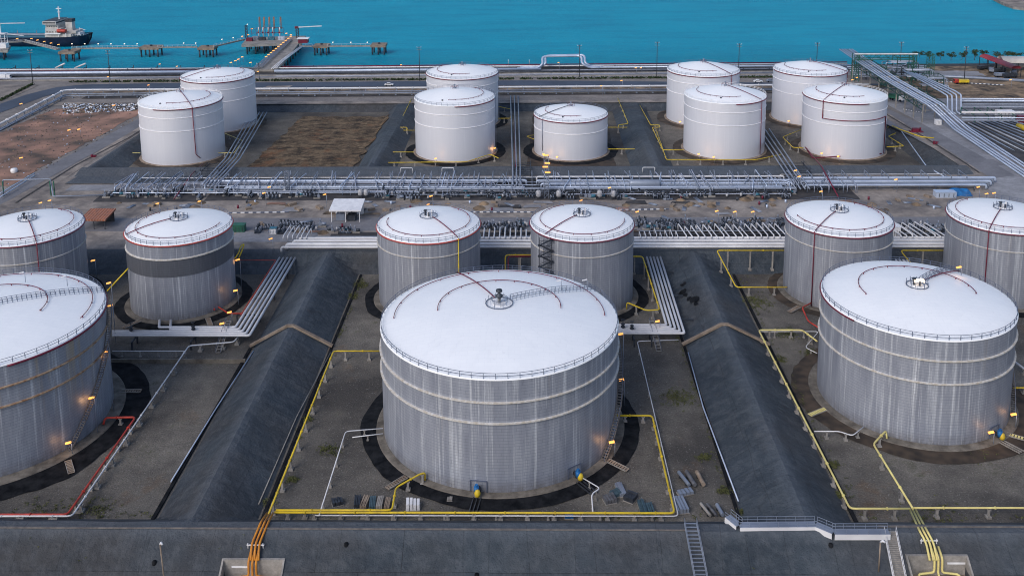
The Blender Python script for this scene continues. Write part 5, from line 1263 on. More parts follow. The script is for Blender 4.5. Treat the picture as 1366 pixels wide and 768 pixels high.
def tree(px, py, h, w_, label):
    p = S(px, py, 3); t = thing('tree', label, 'tree', p, 'trees along the shore'); b = MB(); b.tube([(p.x,p.y,2.9),(p.x+.1,p.y,3+h*.35)], .16, 6); b.tube([(p.x+.1,p.y,3+h*.3),(p.x+w_*.3,p.y,3+h*.7)], .08, 5); b.tube([(p.x+.1,p.y,3+h*.3),(p.x-w_*.3,p.y+.2,3+h*.7)], .08, 5); b.build('trunk', 'bark', t)
    b = MB()
    for _ in range(7): leaves(b, (p.x+random.gauss(0,w_*.28), p.y+random.gauss(0,w_*.28), 3+h*random.uniform(.42,.9)), (w_*.32, w_*.32, h*.16), 34, .3)
    b.build('crown', 'leaf', t)
for px, py, h, w_ in ((1226,77,4,6),(1240,79,4.5,4),(1254,80.5,5,3),(1268.5,80.5,5,3.4),(1283,80,5,4.2),(1300,80,6,4.2),(1312,76,4,3),(1329.5,77,3.4,7),(1344,77,3.6,6),(1356,77,3.6,6)): tree(px, py, h, w_, 'small round shrub tree on the sandy shore right of the green gantry')
# red roofed hall and white roofed hall at the right
def barrel(p, q, w_, z, h, label, roofm, name='hall'):
    p, q = Vector((p.x,p.y,0)), Vector((q.x,q.y,0)); d = (q-p).normalized(); s_ = Vector((-d.y,d.x,0)); t = thing(name, label, 'hall', ((p.x+q.x)/2,(p.y+q.y)/2,z)); b = MB(); n = 10; vs = []
    for e in (p, q):
        for i in range(n+1): a = pi*i/n; v = e+s_*(w_/2*cos(a)); vs.append((v.x, v.y, z+h+w_*.28*sin(a)))
    b.add(vs, [(i,i+1,n+2+i,n+1+i) for i in range(n)]+[tuple(range(n+1)), tuple(reversed(range(n+1,2*n+2)))], True); b.build('roof', roofm, t)
    k_ = max(3, int((q-p).length/7))
    for i in range(k_+1):
        for s in (-1, 1): v = p.lerp(q, i/k_)+s_*s*w_*.46; MB().beam((v.x,v.y,z),(v.x,v.y,z+h+.2),.3).build('column', 'darksteel', t)
    return t
mt['redroof'] = M("dark pink roof sheet", (.24,.035,.055), (.18,.03,.045), .3, .5)
barrel(S(1313,76,8), S(1356,92,8), 5.6, 3.1, 5.0, 'long open hall with a dark pink barrel roof at the right shore', 'redroof')
mt['creamroof'] = M("cream roof sheet", (.72,.66,.60), (.6,.54,.5), .3, .6)
barrel(S(1334,82,8), S(1440,84,8), 10, 3.1, 5., 'hall with a cream roof behind the dark pink roofed hall', 'creamroof')
for i, (px, py) in enumerate(((1312,93),(1322,96),(1333,97),(1336,103),(1347,104),(1352,100))): car(px, py, 3.1, (.3,1.2,.4,0,.2,.9)[i], ('dark truck at the rear left of the pink roofed hall','dark truck under the middle of the pink roofed hall','dark truck in front of the middle of the pink roofed hall','dark truck turned toward the camera before the pink roofed hall','dark truck at the right front of the pink roofed hall','dark truck under the right end of the pink roofed hall')[i], ('darksteel', 'greypipe') if i % 2 else ('darksteel', 'darksteel'), 'truck')
pipe('long grey pipeline beyond the coast road at the right', [S(1230,101,3.9), S(1300,104,3.9), S(1420,111,3.9)], .8, 'greypipe')
# ------------------------------------------------------------------ green gantry and descending pipe rack
mt['darkgreen'] = M('dark green steel', (.03,.085,.07), (.02,.05,.045), .5)
def gantry(px0, px1, pyb, z0, h, label):
    a, c = S(px0, pyb, z0), S(px1, pyb, z0); t = thing('gantry', label, 'gantry', ((a.x+c.x)/2, a.y, z0)); 
    for e in (a, c):
        b = MB()
        for dx in (-1.2, 1.2):
            for dy in (-2, 2): b.beam((e.x+dx, e.y+dy, z0), (e.x+dx, e.y+dy, z0+h), .35)
        for i in range(5):
            za, zb_ = z0+h*i/5, z0+h*(i+1)/5; b.beam((e.x-1.2, e.y-2, za), (e.x+1.2, e.y-2, zb_), .18); b.beam((e.x-1.2, e.y-2, zb_), (e.x+1.2, e.y-2, zb_), .18); b.beam((e.x+1.2, e.y-2, za), (e.x+1.2, e.y+2, zb_), .18)
        b.build('tower_leg', 'green', t)
    b = MB()
    for dy in (-2, 2):
        for z in (z0+h-2.6, z0+h): b.beam((a.x, a.y+dy, z), (c.x, c.y+dy, z), .35)
        k_ = 12
        for i in range(k_): p = a.lerp(c, i/k_); q = a.lerp(c, (i+1)/k_); b.beam((p.x,p.y+dy,z0+h-2.6+(0 if i % 2 else 2.6)), (q.x,q.y+dy,z0+h-2.6+(2.6 if i % 2 else 0)), .18)
    b.build('truss', 'green', t)
    b = MB(); b.beam((a.x-1.5, a.y-2.1, z0+h+.4), (c.x+1.5, c.y-2.1, z0+h+.4), .9, .5); b.build('top_pipe', 'white', t); return t
gantry(1140, 1216, 108, 3, 14.5, 'green lattice gantry over the coast road with a white top beam')
lattice(1240, 104, 3, 13, 3., 'green lattice tower right of the gantry', 'green', 'lattice_tower')
lattice(1177, 116, 3, 11, 2.6, 'green lattice tower in front of the gantry, between the pipe runs', 'green', 'lattice_tower')
S1 = [(1128,66),(1190,107),(1248,140),(1262,153),(1283,172),(1600,382)]
Z1 = [15,13,12.6,8.4,5.6,5.6]
for i in range(5):
    off = (i-2)*1.55+(.5 if i > 2 else -.3); P = []
    for (x, y), z in zip(S1, Z1):
        q = S(x, y, z); P.append(q)
    Q = []
    for j, q in enumerate(P):
        d = (P[min(j+1, 5)]-P[max(0, j-1)]); d.z = 0; d.normalize(); Q.append(q+Vector((-d.y, d.x, 0))*off)
    pipe('pale blue pipe of the long rack descending past the yard road to the right edge', Q, .34, 'bluepipe', 'pale blue pipes of the descending rack', bend=1.2, n=8)
for i in range(4):
    P = [S(x, y, z-2.4) for (x, y), z in zip(S1[:3], Z1[:3])]; Q = []
    for j, q in enumerate(P): d = (P[min(j+1, 2)]-P[max(0, j-1)]); d.z = 0; d.normalize(); Q.append(q+Vector((-d.y, d.x, 0))*((i-1.5)*1.8))
    pipe('darker pipe on the lower deck of the long descending rack', Q, .32, 'greypipe', 'lower deck pipes of the descending rack', n=6)
for i in range(14):
    a = S(1145+i*5.2, 92+(i%3)*5, 5); zz = 6+(i % 4)*1.5
    pipe('tangled pipe run below the green gantry', [(a.x, a.y, 3.2), (a.x, a.y, zz), (a.x+random.uniform(4,12), a.y+random.uniform(-3,6), zz), (a.x+random.uniform(4,12), a.y+random.uniform(-3,6), 3.2)], .25, ('greypipe','bluepipe','darksteel')[i % 3], 'tangled pipe runs below the green gantry', cat='pipe run', name='pipe_run_loop', bend=.6, n=6)
for i in range(6): coastpipe(1130+i*2, 1236, 93+i*2.6, 4.6+.5*(i % 2), .4, ('bluepipe','greypipe')[i % 2], 'pipe in the dense set behind the green gantry', 'pipes in the dense set behind the green gantry')
for side in (-1, 1):
    b = MB(); P = []
    for j in range(17):
        u = j/16; q = S(1150+96*u, 80.5+59*u, 13.9-1.8*u); P.append(Vector((q.x+side*5.2, q.y, q.z)))
    for j in range(16):
        a_, c_ = P[j], P[j+1]; dn = Vector((0,0,-2.3)); b.beam(a_, c_, .28); b.beam(a_+dn, c_+dn, .28); b.beam(a_, a_+dn, .2); b.beam(a_+dn if j % 2 else a_, c_ if j % 2 else c_+dn, .18)
    tag(b.build('rack_truss', 'darkgreen'), 'dark green truss on the %s side of the descending pipe rack' % ('seaward left', 'right')[side > 0], 'truss')
for k_, (x0_, y0_, w_) in enumerate(((1196,100,9),(1216,112,9),(1236,124,8))):
    q = S(x0_, y0_, 4.); b = MB(); h_ = 9.5-k_*.6
    for dx in (0, w_):
        for dy in (0, 7): b.beam((q.x+dx, q.y+dy, plat(q.y)), (q.x+dx, q.y+dy, q.z+h_), .3)
    for z_ in (3.2, 6.2, h_):
        for dy in (0, 7): b.beam((q.x, q.y+dy, q.z+z_), (q.x+w_, q.y+dy, q.z+z_), .25)
        for dx in (0, w_): b.beam((q.x+dx, q.y, q.z+z_), (q.x+dx, q.y+7, q.z+z_), .25)
    b.beam((q.x, q.y, q.z), (q.x+w_, q.y, q.z+3.2), .18); b.beam((q.x+w_, q.y, q.z+3.2), (q.x, q.y, q.z+6.2), .18)
    tag(b.build('steel_structure', 'darkgreen'), ('first', 'second', 'third')[k_]+' multi level steel frame beside the descending rack, counted from the gantry', 'steel frame')
    for j in range(6):
        z_ = q.z+(3.5, 6.5)[j % 2]; pipe('short pipe inside the steel frames beside the descending rack', [(q.x-2, q.y+1+j, z_), (q.x+w_+3, q.y+1+j, z_), (q.x+w_+3, q.y+1+j, plat(q.y)+.2)], .22, ('bluepipe','greypipe','midpipe')[j % 3], 'short pipes inside the steel frames beside the descending rack', n=6)
def rackleg(px, py, z, w_=9.5):
    p = S(px, py, z-.6); t = 0; b = MB(); g = plat(p.y)
    for dx in (-w_/2, w_/2): b.beam((p.x+dx, p.y, g), (p.x+dx, p.y, p.z+.1), .45)
    b.beam((p.x-w_/2, p.y, p.z), (p.x+w_/2, p.y, p.z), .5); b.beam((p.x-w_/2, p.y, p.z-2.6), (p.x+w_/2, p.y, p.z-2.6), .3)
    tag(b.build('pipe_portal', 'conc'), 'concrete portal leg under the long descending pipe rack', 'pipe rack', 'portal legs of the descending pipe rack')
for k_ in range(9): u = k_/8; rackleg(1150+96*u, 80.5+59*u, 14.4-1.8*u)
for i, (x, y) in enumerate(((1262,112),(1290,134))): pass
for i in range(4):
    pipe('pale blue pipe in the second raised set with a square bend beside the rack', [S(1206+i*5,95+i,12), S(1256+i*6,123-i*.5,11.5), S(1264+i*6,128-i*.5,11.4), S(1264+i*6,150-i*.5,5), S(1269+i*6,152,5)], .34, 'bluepipe', 'raised pipes with square bends beside the rack', bend=1., n=8)
for i, (py, r, m_) in enumerate(((132,.4,'bluepipe'),(134.5,.35,'bluepipe'),(139,.25,'greypipe'),(142.5,.25,'greypipe'),(150,.5,'whitepipe'),(160.5,.3,'greypipe'),(136.8,.25,'darksteel'),(145.5,.25,'darksteel'),(154,.25,'darksteel'),(157,.28,'bluepipe'))):
    pipe(('upper','second','third','fourth','fifth white','lowest','thin dark upper','thin dark middle','thin dark lower','blue lower')[i]+' level pipe running to the right edge beyond the rack bends', [S(1283,py,7.4), S(1700,py+2,7.4)], r, m_)
for px in (1300, 1318, 1336, 1354): p = S(px, 163, 4.); b = MB(); b.beam((p.x,p.y,3.9),(p.x,p.y,7.2),.3); b.beam((p.x,p.y+14,3.6),(p.x,p.y+14,7.2),.3); b.beam((p.x,p.y,7.),(p.x,p.y+14,7.),.25); tag(b.build('pipe_portal', 'green'), 'dark frame under the level pipes at the right edge', 'pipe rack', 'frames under the level pipes at the right edge')
for i in range(15):
    m_ = 'whitepipe' if i in (1, 3) else ('greypipe' if i % 3 == 2 else 'bluepipe')
    pipe('%s ground pipe in the wide slanting field at the right edge' % {'whitepipe':'pale','greypipe':'grey','bluepipe':'blue grey'}[m_], [S(1286+i*5.6,165-i*.8,4.6), S(1550+i*6.4,309-i*8.6,4.8)], .36 if i % 2 else .26, m_, '%s slanting ground pipes at the right edge' % m_.replace('pipe',''), n=8)
tag(MB().tube([S(1358,168,5), S(1390,180,5)], 1.2, 14).build('storage_drum', 'yellow'), 'yellow drum tank lying at the right edge', 'drum')
pipe('yellow pipe run with a red valve beside the yard road', PX([(1190,168),(1204,174),(1230,183),(1246,184)], 4.6), .22, 'yellow', bend=.5)
b = MB(); p = S(1222,176,4.1); b.box(p.x-2.6,p.y-1.4,4.1,p.x+2.6,p.y+1.4,4.5); b.box(p.x-1.6,p.y-.8,4.5,p.x+1,p.y+.8,5.7); b.cyl((p.x+1.7,p.y), .4, 4.5, 6., 8); tag(b.build('valve_station', 'redpipe'), 'dark red valve station beside the yellow pipe at the yard road', 'valve station')
for px, py, l in ((123,210,'left side road'),(1246,192,'yard road'),): p = S(px, py, 4.8); b = MB(); b.cyl(p, .5, p.z, p.z+1.2, 8); b.cyl((p.x+1,p.y), .4, p.z, p.z+1., 8); b.beam((p.x-.6,p.y,p.z+.7),(p.x+1.8,p.y,p.z+.7),.3); tag(b.build('hydrant', 'redpipe'), 'red hydrant pair beside the '+l, 'hydrant')
# ------------------------------------------------------------------ jetty
SEA = -2.2
mt['armpaint'] = M('faded orange paint', (.42,.22,.12), (.25,.14,.09), .6)
mt['creamwhite'] = M('cream ship paint', (.56,.54,.52), (.40,.38,.36), .25)
def pier(px0, px1, py, label, depth=9, top=4.2, th=1.6):
    a, c = S(px0, py, top), S(px1, py, top); t = thing('mooring_dolphin', label, 'mooring dolphin', ((a.x+c.x)/2, a.y+depth/2, SEA)); MB().box(a.x, a.y, top-th, c.x, a.y+depth, top).build('cap_block', 'brownconc', t)
    k_ = 3
    for i in range(k_):
        for dy in (1, depth-1): x = a.x+1+(c.x-a.x-2)*i/(k_-1); MB().tube([(x, a.y+dy, SEA-2), (x, a.y+dy, top-th)], .5, 8).build('pile', 'darksteel', t)
    b = MB(); b.cyl(((a.x+c.x)/2, a.y+depth*.5), .8, top, top+.9, 8); b.build('mooring_hook', 'darksteel', t); return t
DP = [(77,99,69.5,'mooring platform on piles at the stern of the ship'),(185,211,63.5,'second mooring platform from the ship, alone on its piles'),(263,285,64.,'third mooring platform from the ship, left of the jetty head'),(417,437,61.5,'mooring platform just right of the jetty head'),(494,514,60.5,'outermost mooring platform at the right end of the walkway')]
for a in DP: pier(*a)
def walkway(pix, label, z=4.4, w_=1.3):
    P = [S(x, y, z) for x, y in pix]; t = thing('catwalk', label, 'walkway', (P[0].x, P[0].y, SEA)); b = MB(); r = MB()
    for i in range(len(P)-1):
        b.beam(P[i], P[i+1], w_, .8); n = max(2, int((P[i+1]-P[i]).length/3))
        for j in range(n+1): q = P[i].lerp(P[i+1], j/n)+Vector((0,-w_/2,.4)); r.beam(q, q+Vector((0,0,1.1)), .12)
        r.beam(P[i]+Vector((0,-w_/2,1.5)), P[i+1]+Vector((0,-w_/2,1.5)), .12)
    b.build('deck', 'conc', t); r.build('railing', 'whitepipe', t)
walkway([(96,65),(185,64)], 'catwalk from the ship stern platform to the second mooring platform'); walkway([(211,63.5),(263,63)], 'catwalk between the second and third mooring platforms')
walkway([(285,62.5),(326,53)], 'catwalk slanting up to the left side of the jetty head'); walkway([(400,62),(417,62)], 'short catwalk right of the jetty head'); walkway([(437,62),(494,61.5)], 'catwalk between the two right mooring platforms')
walkway([(-30,60),(33,55),(78,66)], 'wide catwalk bending down from the left berth to the stern platform', w_=3)
def deckbox(pix, top, th, label, name='jetty_deck', mat='conc', piles=(5, 2)):
    P = [S(x, y, top) for x, y in pix]; t = thing(name, label, 'jetty', ((P[0].x+P[2].x)/2, (P[0].y+P[2].y)/2, SEA)); n = len(P); b = MB()
    b.add([(p.x,p.y,top) for p in P]+[(p.x,p.y,top-th) for p in P], [tuple(range(n)), tuple(reversed(range(n,2*n)))]+[(i,n+i,n+(i+1)%n,(i+1)%n) for i in range(n)]); b.build('deck', mat, t)
    for i in range(piles[0]):
        for j in range(piles[1]):
            u, v = (i+.5)/piles[0], (j+.5)/piles[1]; q = P[0].lerp(P[1], u).lerp(P[3].lerp(P[2], u), v); MB().tube([(q.x,q.y,SEA-2),(q.x,q.y,top-th)], .5, 8).build('pile', 'darksteel', t)
    return t
deckbox([(338,93),(371,93),(401,55),(386,55)], 4.6, 1.2, 'long concrete trestle running from the shore to the jetty head', piles=(3, 9))
deckbox([(322,60),(402,57),(408,48),(330,50)], 5., 1.6, 'concrete jetty head platform on piles with loading arms', 'jetty_platform', piles=(7, 3))
for i in range(6): pipe('grey pipe on the left side of the jetty trestle', [S(337+i*2.4,91-i*.2,5.6), S(384+i*1.2,53-i*.1,5.8)], .2, 'greypipe', 'pipes on the left side of the jetty trestle', n=6)
for i in range(3): pipe('pale pipe on the right side of the jetty trestle', [S(362+i*3.,92-i*.4,5.5), S(376+i*2,80,5.5), S(401+i*1.5,62,5.5)], .3, 'whitepipe', 'pipes on the right side of the jetty trestle', n=6)
for i in range(11): u = i/10; lamp(355+33*u, 76-27*u, 4.6, 1.8, 'amber lamp in the row along the jetty trestle', 'amber lamps along the jetty trestle', hw=1.3, hh=.35)
for px, py in ((308,84),(314,81.5),(318,79.5),(323,76.5),(334,84),(323,49),(331,47),(336,39),(382,45),(388,47)): lamp(px, py, 4, 3, 'amber lamp near the jetty head', 'amber lamps near the jetty head', hw=1.2, hh=.35)
for px, py in ((96,59),(113,59),(131,59),(148,59),(166,59),(183,59),(245,58),(261,58),(296,53),(311,51),(444,57),(468,57),(490,57),(330,33)): lamp(px, py, 4.6, 1.6, 'small white lamp on the mooring catwalks', 'white lamps on the mooring catwalks', col='warm', hw=.5, hh=.4, r=.06)
for i, (px, py) in enumerate(((23,52),(42,52),(50,54),(59,56),(68,58),(78,60))): lamp(px, py, 4.6, 1.8, 'amber lamp in the row on the left berth catwalk', 'amber lamps on the left berth catwalk', hw=1.3, hh=.35)
for i, px in enumerate((345.5, 351.5, 358.5, 364.5, 373.5)):
    p = S(px, 49.5, 5); t = thing('loading_arm', 'orange and white loading arm standing on the jetty head', 'loading arm', p, 'loading arms on the jetty head'); b = MB(); b.tube([p, p+Vector((0,0,6.5))], .38, 8); b.build('riser', 'whitepipe', t)
    b = MB(); b.tube([p+Vector((.4,0,6.)), p+Vector((.5,.6,13.2)), p+Vector((.9,1.,13.4)), p+Vector((1.1,.6,5.))], .2, 6); b.tube([p+Vector((.4,0,6.)), p+Vector((.2,-2,3.5))], .25, 6); b.build('outer_arm', 'armpaint', t); MB().cbox(p+Vector((.2,-2.2,2.8)), .9, .9, .9).build('counterweight', 'redpipe', t)
b = MB(); a, c = S(336,47,5), S(378,46,5)
for z in (5.2, 8.6): b.beam((a.x,a.y,z+1),(c.x,c.y,z+1),.25)
for i in range(8): p = a.lerp(c, i/7); b.beam((p.x,p.y,5),(p.x,p.y,9.8),.22)
tag(b.build('arm_gallery', 'redpipe'), 'dark red service gallery behind the loading arms', 'gallery')
for k_, (px, py) in enumerate(((341,53),(350,54),(362,53.5),(376,53),(333,55))): cabinet(px, py, 4, 2.5, 2., ('greypipe','darksteel','teal','bluepipe','redpipe')[k_], ('grey','black','teal','pale blue','dark red')[k_]+' equipment box on the jetty head', 'equipment_box', 'equipment', z=5.02)
lattice(329, 51, 5, 8.5, 1.2, 'slim dark lamp tower on the left of the jetty head', 'darksteel', 'lamp_tower', k=4)
t, p = lattice(397, 51, 5, 7., 1.6, 'dark crane tower on the jetty head with a long pale boom', 'darksteel', 'jetty_crane', 'crane', k=4)
MB().beam((p.x, p.y, 12.2), (p.x+16, p.y+1, 12.8), .5, .6).build('boom', 'whitepipe', t); MB().cbox((p.x-.5,p.y,11.4), 2., 1.6, 1.4).build('cab', 'redpipe', t)
p = S(405, 57, 5); t = thing('jetty_hut', 'small hut with white roof at the right corner of the jetty head', 'hut', p); MB().cbox(p, 6, 4, 2.6).build('wall', 'redpipe', t); MB().cbox(p+Vector((0,0,2.6)), 7.4, 5.2, .5).build('roof', 'white', t)
# left berth, cut by the frame
deckbox([(-60,64),(10,67),(14,61),(-50,58)], 5., 1.8, 'left berth platform cut off by the edge of the photo', 'berth_platform', piles=(5, 2))
p = S(5, 64, 5); t = thing('berth_tower', 'cream service tower on the left berth', 'tower', p); MB().cbox(p, 5, 4, 3).build('base', 'white', t); b = MB()
for dx in (-2, 2):
    for dy in (-1.5, 1.5): b.beam((p.x+dx,p.y+dy,8),(p.x+dx,p.y+dy,14),.3)
b.beam((p.x-2,p.y,11),(p.x+2,p.y,11),.3); b.build('frame', 'whitepipe', t); MB().cbox(p+Vector((0,0,9)), 5, 4, .4).build('platform', 'whitepipe', t)
MB().beam((p.x, p.y, 14.2), (p.x+13, p.y+1, 12.5), .4).build('gangway', 'whitepipe', t)
MB().beam((p.x-6, p.y, 20.5), (p.x+14, p.y+2, 20.5), .4, .5).build('boom', 'whitepipe', t); MB().beam((p.x-1, p.y, 13), (p.x-1, p.y, 20.5), .5).build('mast', 'whitepipe', t)
# ------------------------------------------------------------------ ship
stern = S(112, 62, SEA); sx, sy = stern.x, stern.y+6
t = thing('tanker_ship', 'navy hulled ship with white bridge, dark funnel and red lifeboat, moored at the left', 'ship', (sx-60, sy, SEA)); ang_ = -.05
def SH(b): 
    b.v = [(sx+.84*(x*cos(ang_)-y*sin(ang_)), sy+.84*(x*sin(ang_)+y*cos(ang_)), .84*z+SEA) for x, y, z in b.v]; return b
b = MB(); secs = []      # x, half beam at deck, half beam at waterline, deck height
for x, wd, ww, h in ((3,4.,.5,9.6),(1,7.5,4,9.0),(-4,9.5,8,8.4),(-12,10.5,10,8.),(-30,10.8,10.5,7.6),(-100,10.8,10.5,7.6),(-130,8,6,9),(-145,1,.3,11)):
    secs.append([(x,-wd,h),(x-.6 if x>0 else x,-(wd+ww)/2,h*.5),(x-3 if x>0 else x,-ww,0),(x-3 if x>0 else x,0,-3),(x-3 if x>0 else x,ww,0),(x-.6 if x>0 else x,(wd+ww)/2,h*.5),(x,wd,h)])
vs = [p for s_ in secs for p in s_]; n = 7
b.add(vs, [(i*n+j,i*n+j+1,(i+1)*n+j+1,(i+1)*n+j) for i in range(len(secs)-1) for j in range(n-1)]+[tuple(range(n))], True); hull = SH(b).build('hull', 'hull', t)
b = MB(); b.add([(s_[0][0],s_[0][1]+.2,s_[0][2]-.5) for s_ in secs]+[(s_[6][0],s_[6][1]-.2,s_[6][2]-.5) for s_ in secs], [(i,i+1,8+i+1,8+i) for i in range(7)]); SH(b).build('deck', 'teal', t)
b = MB(); b.box(-31,-8,7.4,-9,8,10.2); b.box(-30,-8.5,10.2,-17,8.5,14.8); b.box(-30,-7.5,14.8,-19.5,7.5,18.); b.box(-17,-6,10.2,-6,6,12.2); sup = SH(b).build('superstructure', 'creamwhite' if 'creamwhite' in mt else 'white', t)
b = MB(); b.box(-31,-10,18.,-19.8,10,20.6); br = SH(b).build('bridge', 'creamwhite', t); b = MB(); b.box(-30.4,-9,20.6,-20.4,9,20.9); SH(b).build('bridge_roof', 'darksteel', br)
b = MB(); b.box(-30.6,-10.05,18.9,-20.2,-9.9,19.9); b.box(-19.78,-9.5,18.9,-19.7,9.5,19.9)
for k_ in range(5): b.box(-29+k_*2.4,-8.56,11.4,-28+k_*2.4,-8.48,12.2); b.box(-29+k_*1.9,-7.56,15.8,-28.2+k_*1.9,-7.48,16.6)
SH(b).build('window', 'darksteel', sup)
b = MB(); b.box(-16,-2.5,12.2,-10.5,2.5,19.); SH(b).build('funnel', 'creamwhite', t); b = MB(); b.box(-16.3,-2.7,19.,-10.2,2.7,21.5); SH(b).build('funnel_cap', 'darksteel', t)
b = MB(); b.cyl((-22,0),.6,20.6,31.,8); b.box(-24.2,-.4,29.2,-19.8,.4,29.7); b.box(-23.4,-.3,26.5,-20.6,.3,26.9); SH(b).build('mast', 'white', t)
b = MB(); b.tube([(-19.5,-9,12.6),(-18.6,-9,12.8),(-13.4,-9,12.8),(-12.4,-9,12.6)], 1.5, 10); SH(b).build('lifeboat', 'brightred', t)
b = MB()
for x in (-19,-13): b.beam((x,-9,8),(x,-9,14.6),.35); b.beam((x,-9,14.6),(x,-6,14.6),.3)
for x in range(-8, 1, 2): b.beam((x,-7.5+max(0,x+4)*.5,8.4),(x,-7.5+max(0,x+4)*.5,10.),.2)
b.box(-30,-9.6,10.1,-17,-9.3,11.); SH(b).build('davit', 'white', t)
b = MB(); b.box(-9,-4,8.4,-4,4,10.6); b.cyl((-6,0),.3,10.6,14,6); b.beam((-6,0,13.6),(-1,0,12),.3); SH(b).build('deck_machinery', 'white', t)
b = MB(); b.box(-100,-1.,8.,-34,1.,9.); 
for x in (-44,-60,-76): b.cyl((x,3),.4,7.6,11,6)
SH(b).build('deck_piping', 'greypipe', t)
mt['darkgrey'] = M('dull grey metal', (.14,.145,.16), (.07,.07,.08), 1.)
mt['bluedark'] = M('faded blue green', (.07,.12,.15), (.04,.07,.09), 1.)
# ------------------------------------------------------------------ loose things on the basin floors
def lying(px, py, L, r, rz, mat, label, group=None, name='lying_tank', z=.1):
    p = S(px, py, z); d = Vector((cos(rz), sin(rz), 0))*L/2; t = thing(name, label, 'lying tank', p, group); c = p+Vector((0,0,r+.35))
    MB().tube([c-d*1.06, c-d*1.0, c+d*1.0, c+d*1.06], r, 14).build('tank_body', mat, t); b = MB()
    for k_ in (-.6, .6): b.cbox(p+d*k_, .35, r*1.7, .7, rz)
    b.beam(p-d*.7+Vector((0,0,.12)), p+d*.7+Vector((0,0,.12)), .15)
    b.build('cradle', 'darksteel', t)
lying(912,642,4.0,.36,1.9,'greypipe','bluish silver tank lying on the gravel, left of the three'); lying(921,642,4.0,.4,1.8,'darkgrey','dark grey tank lying on the gravel, middle of the three'); lying(934,642,3.8,.42,1.72,'brownconc','tan tank lying on the gravel, right of the three')
lying(941,683,3.4,.28,1.9,'conc','narrow tan drum lying beside the black ladder head'); lying(949,683,3.2,.26,1.9,'darkgrey','narrow dark drum lying beside the black ladder head'); lying(960,684,2.8,.36,1.75,'greypipe','grey blue drum lying right of the black ladder head')
def crate(px, py, sx, sy, sz, rz, mat, label, name='crate', cat='crate', z=.05):
    p = S(px, py, z); t = thing(name, label, cat, p); b = MB()
    for i in range(4): 
        u = -sx/2+sx*(i+.5)/4; b.cbox((p.x+u*cos(rz), p.y+u*sin(rz), z+.15), sx/4*.8, sy, sz*random.uniform(.7, 1.), rz)
    b.build('load', mat, t); MB().cbox((p.x,p.y,z), sx*1.05, sy*1.05, .15, rz).build('pallet', 'conc', t)
random.seed(31)
CR = [(813,668,2.2,2.,1.,.3,'darkgrey','grey bundle on a pallet right of the short white pipes'),(821,660,1.8,1.6,.8,.5,'bluedark','small blue grey bundle behind the grey one'),(828,655,1.4,3.6,.7,.2,'greypipe','long pale bundle on a pallet right of the largest tank'),(841,666,2.2,2.,1.,1.,'darksteel','dark bundle right of the pale one'),(857,680,1.2,4.,.9,.1,'bluedark','blue green beam stack behind the front yellow pipe, larger'),(866,681,1.6,3.,.7,.1,'bluedark','blue green beam stack behind the front yellow pipe, smaller'),
      (914,658,3.,1.4,.6,.3,'greypipe','grey frame pile in front of the three lying tanks'),(551,677,2.6,2.,1.4,.1,'whitepipe','white wrapped crate behind the front yellow pipe'),(759,690,1.6,1.,.7,0,'blue','small blue box at the front crest, right of the middle'),(477,672,1.2,3.,.9,.1,'darksteel','dark stack left of the rusty stacks'),(487,672,1.2,3.2,.8,-.1,'brownconc','rusty stack behind the front yellow pipe'),(497,673,1.2,3.2,.8,.1,'bluedark','teal stack behind the front yellow pipe'),(507,673,1.2,3.,.8,0,'conc','grey plank stack behind the front yellow pipe'),(517,674,1.,3.,.7,0,'brownconc','brown plank stack at the right of the row'),(450,672,2.,1.6,.9,.4,'darksteel','low dark heap left of the stack row'),
      (907,676,2.4,4.,.9,.15,'greypipe','grey plank stack beside the black ladder head'),(600,667,1.,1.,.4,0,'conc','small stone block before the nozzle') ]
for a in CR: crate(*a)
def slats(px, py, rz, label, L=4.6, w_=1.2, mat='brownconc'):
    p = S(px, py, .4); d = Vector((cos(rz), sin(rz), 0)); s_ = Vector((-d.y, d.x, 0)); b = MB(); t = thing('gutter_step', label, 'step', p)
    for s in (-1, 1): b.beam(p-d*L/2+s_*s*w_/2, p+d*L/2+s_*s*w_/2, .12, .2)
    b.build('side_rail', 'conc', t); b = MB()
    for i in range(9): q = p+d*L*(-.5+i/8); b.beam(q-s_*w_/2, q+s_*w_/2, .38, .08)
    b.build('slat', mat, t)
slats(824,620,-.72,'tan slatted step over the gutter, right of the largest tank'); slats(529,643,-2.3,'tan slatted step over the gutter, lower left of the largest tank'); slats(93,622,-1.0,'tan slatted step over the gutter of the rusty tank')
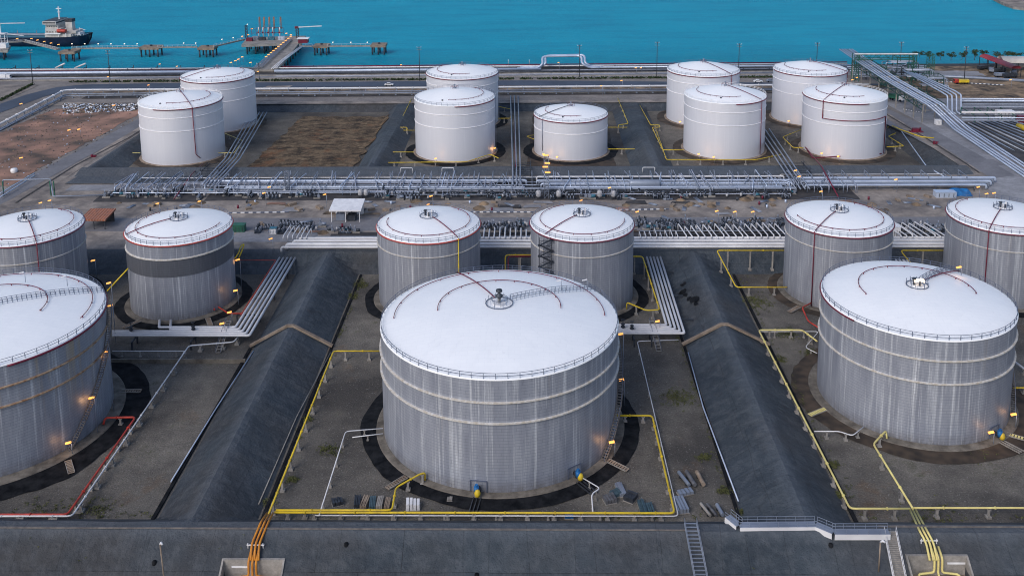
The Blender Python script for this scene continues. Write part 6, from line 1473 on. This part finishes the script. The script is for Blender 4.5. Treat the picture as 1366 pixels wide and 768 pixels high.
slats(1091,549,-2.6,'yellow tan step over the gutter, left of the tan gutter tank', mat='paleyellow'); slats(1359,583,-.6,'yellow tan step at the right of the tan gutter tank', mat='paleyellow'); slats(174,521,.0,'pale slab over the gutter, right of the rusty tank') 
slats(279,429,-1.1,'tan step over the gutter in front of the dark banded tank'); slats(176,432,-2.2,'tan step over the gutter, lower left of the dark banded tank'); slats(1060,412,-2.4,'tan step over the gutter of the silver tank beside the right ridge')
# black patches on the right ridge
b = MB(); random.seed(2)
def rz_(x, y): return height(x, y)
for px, py, s_ in ((911,377,.9),(911,385,1.3),(914,390,1.),(919,396,1.1),(926,401,1.4),(928,406,.8),(908,386,.8)):
    p = S(px, py, 2.8); vs = []; n = 9
    for i in range(n): a = 2*pi*i/n; r = s_*random.uniform(.25,.95); x, y = p.x+r*1.1*cos(a), p.y+r*1.6*sin(a); vs.append((x, y, rz_(x, y)+.32))
    b.add(vs, [tuple(range(n))])
struct(b.build('ground_stain', 'blackring', origin=(0,0,0)))
for px, py, l in ((206,750,'left'),(1108,727,'right'),(462,726,'middle'),(636,767,'lower middle')):
    p = slp(px, py); b = MB(); b.lathe((p.x,p.y), [(0,p.z+.35),(.35,p.z+.3),(.45,p.z-.3)], 10); tag(b.build('drain_plug', 'blackring'), 'black drain plug on the front slope, '+l, 'drain plug')
# nozzle rails below the largest tank
for key, a in (('A', -1.71), ('A', -.93), ('I', -1.0)):
    X, Y, R, H, t0, _ = TANKS[key]; b = MB(); d = Vector((cos(a), sin(a), 0)); s_ = Vector((-d.y, d.x, 0)); c = Vector((X, Y, .35))
    for k_ in (-.7, 0, .7): b.beam(c+d*(R+1.6)+s_*k_, c+d*(R+6.2)+s_*k_, .18, .25)
    tag(b.build('nozzle_rail', 'darksteel' if key == 'A' else 'conc'), {-1.71: 'dark rails under the left blue and yellow nozzle of the largest tank', -.93: 'dark rails under the right blue and yellow nozzle of the largest tank', -1.0: 'pale rails under the blue valve of the tan gutter tank'}[a], 'rails')
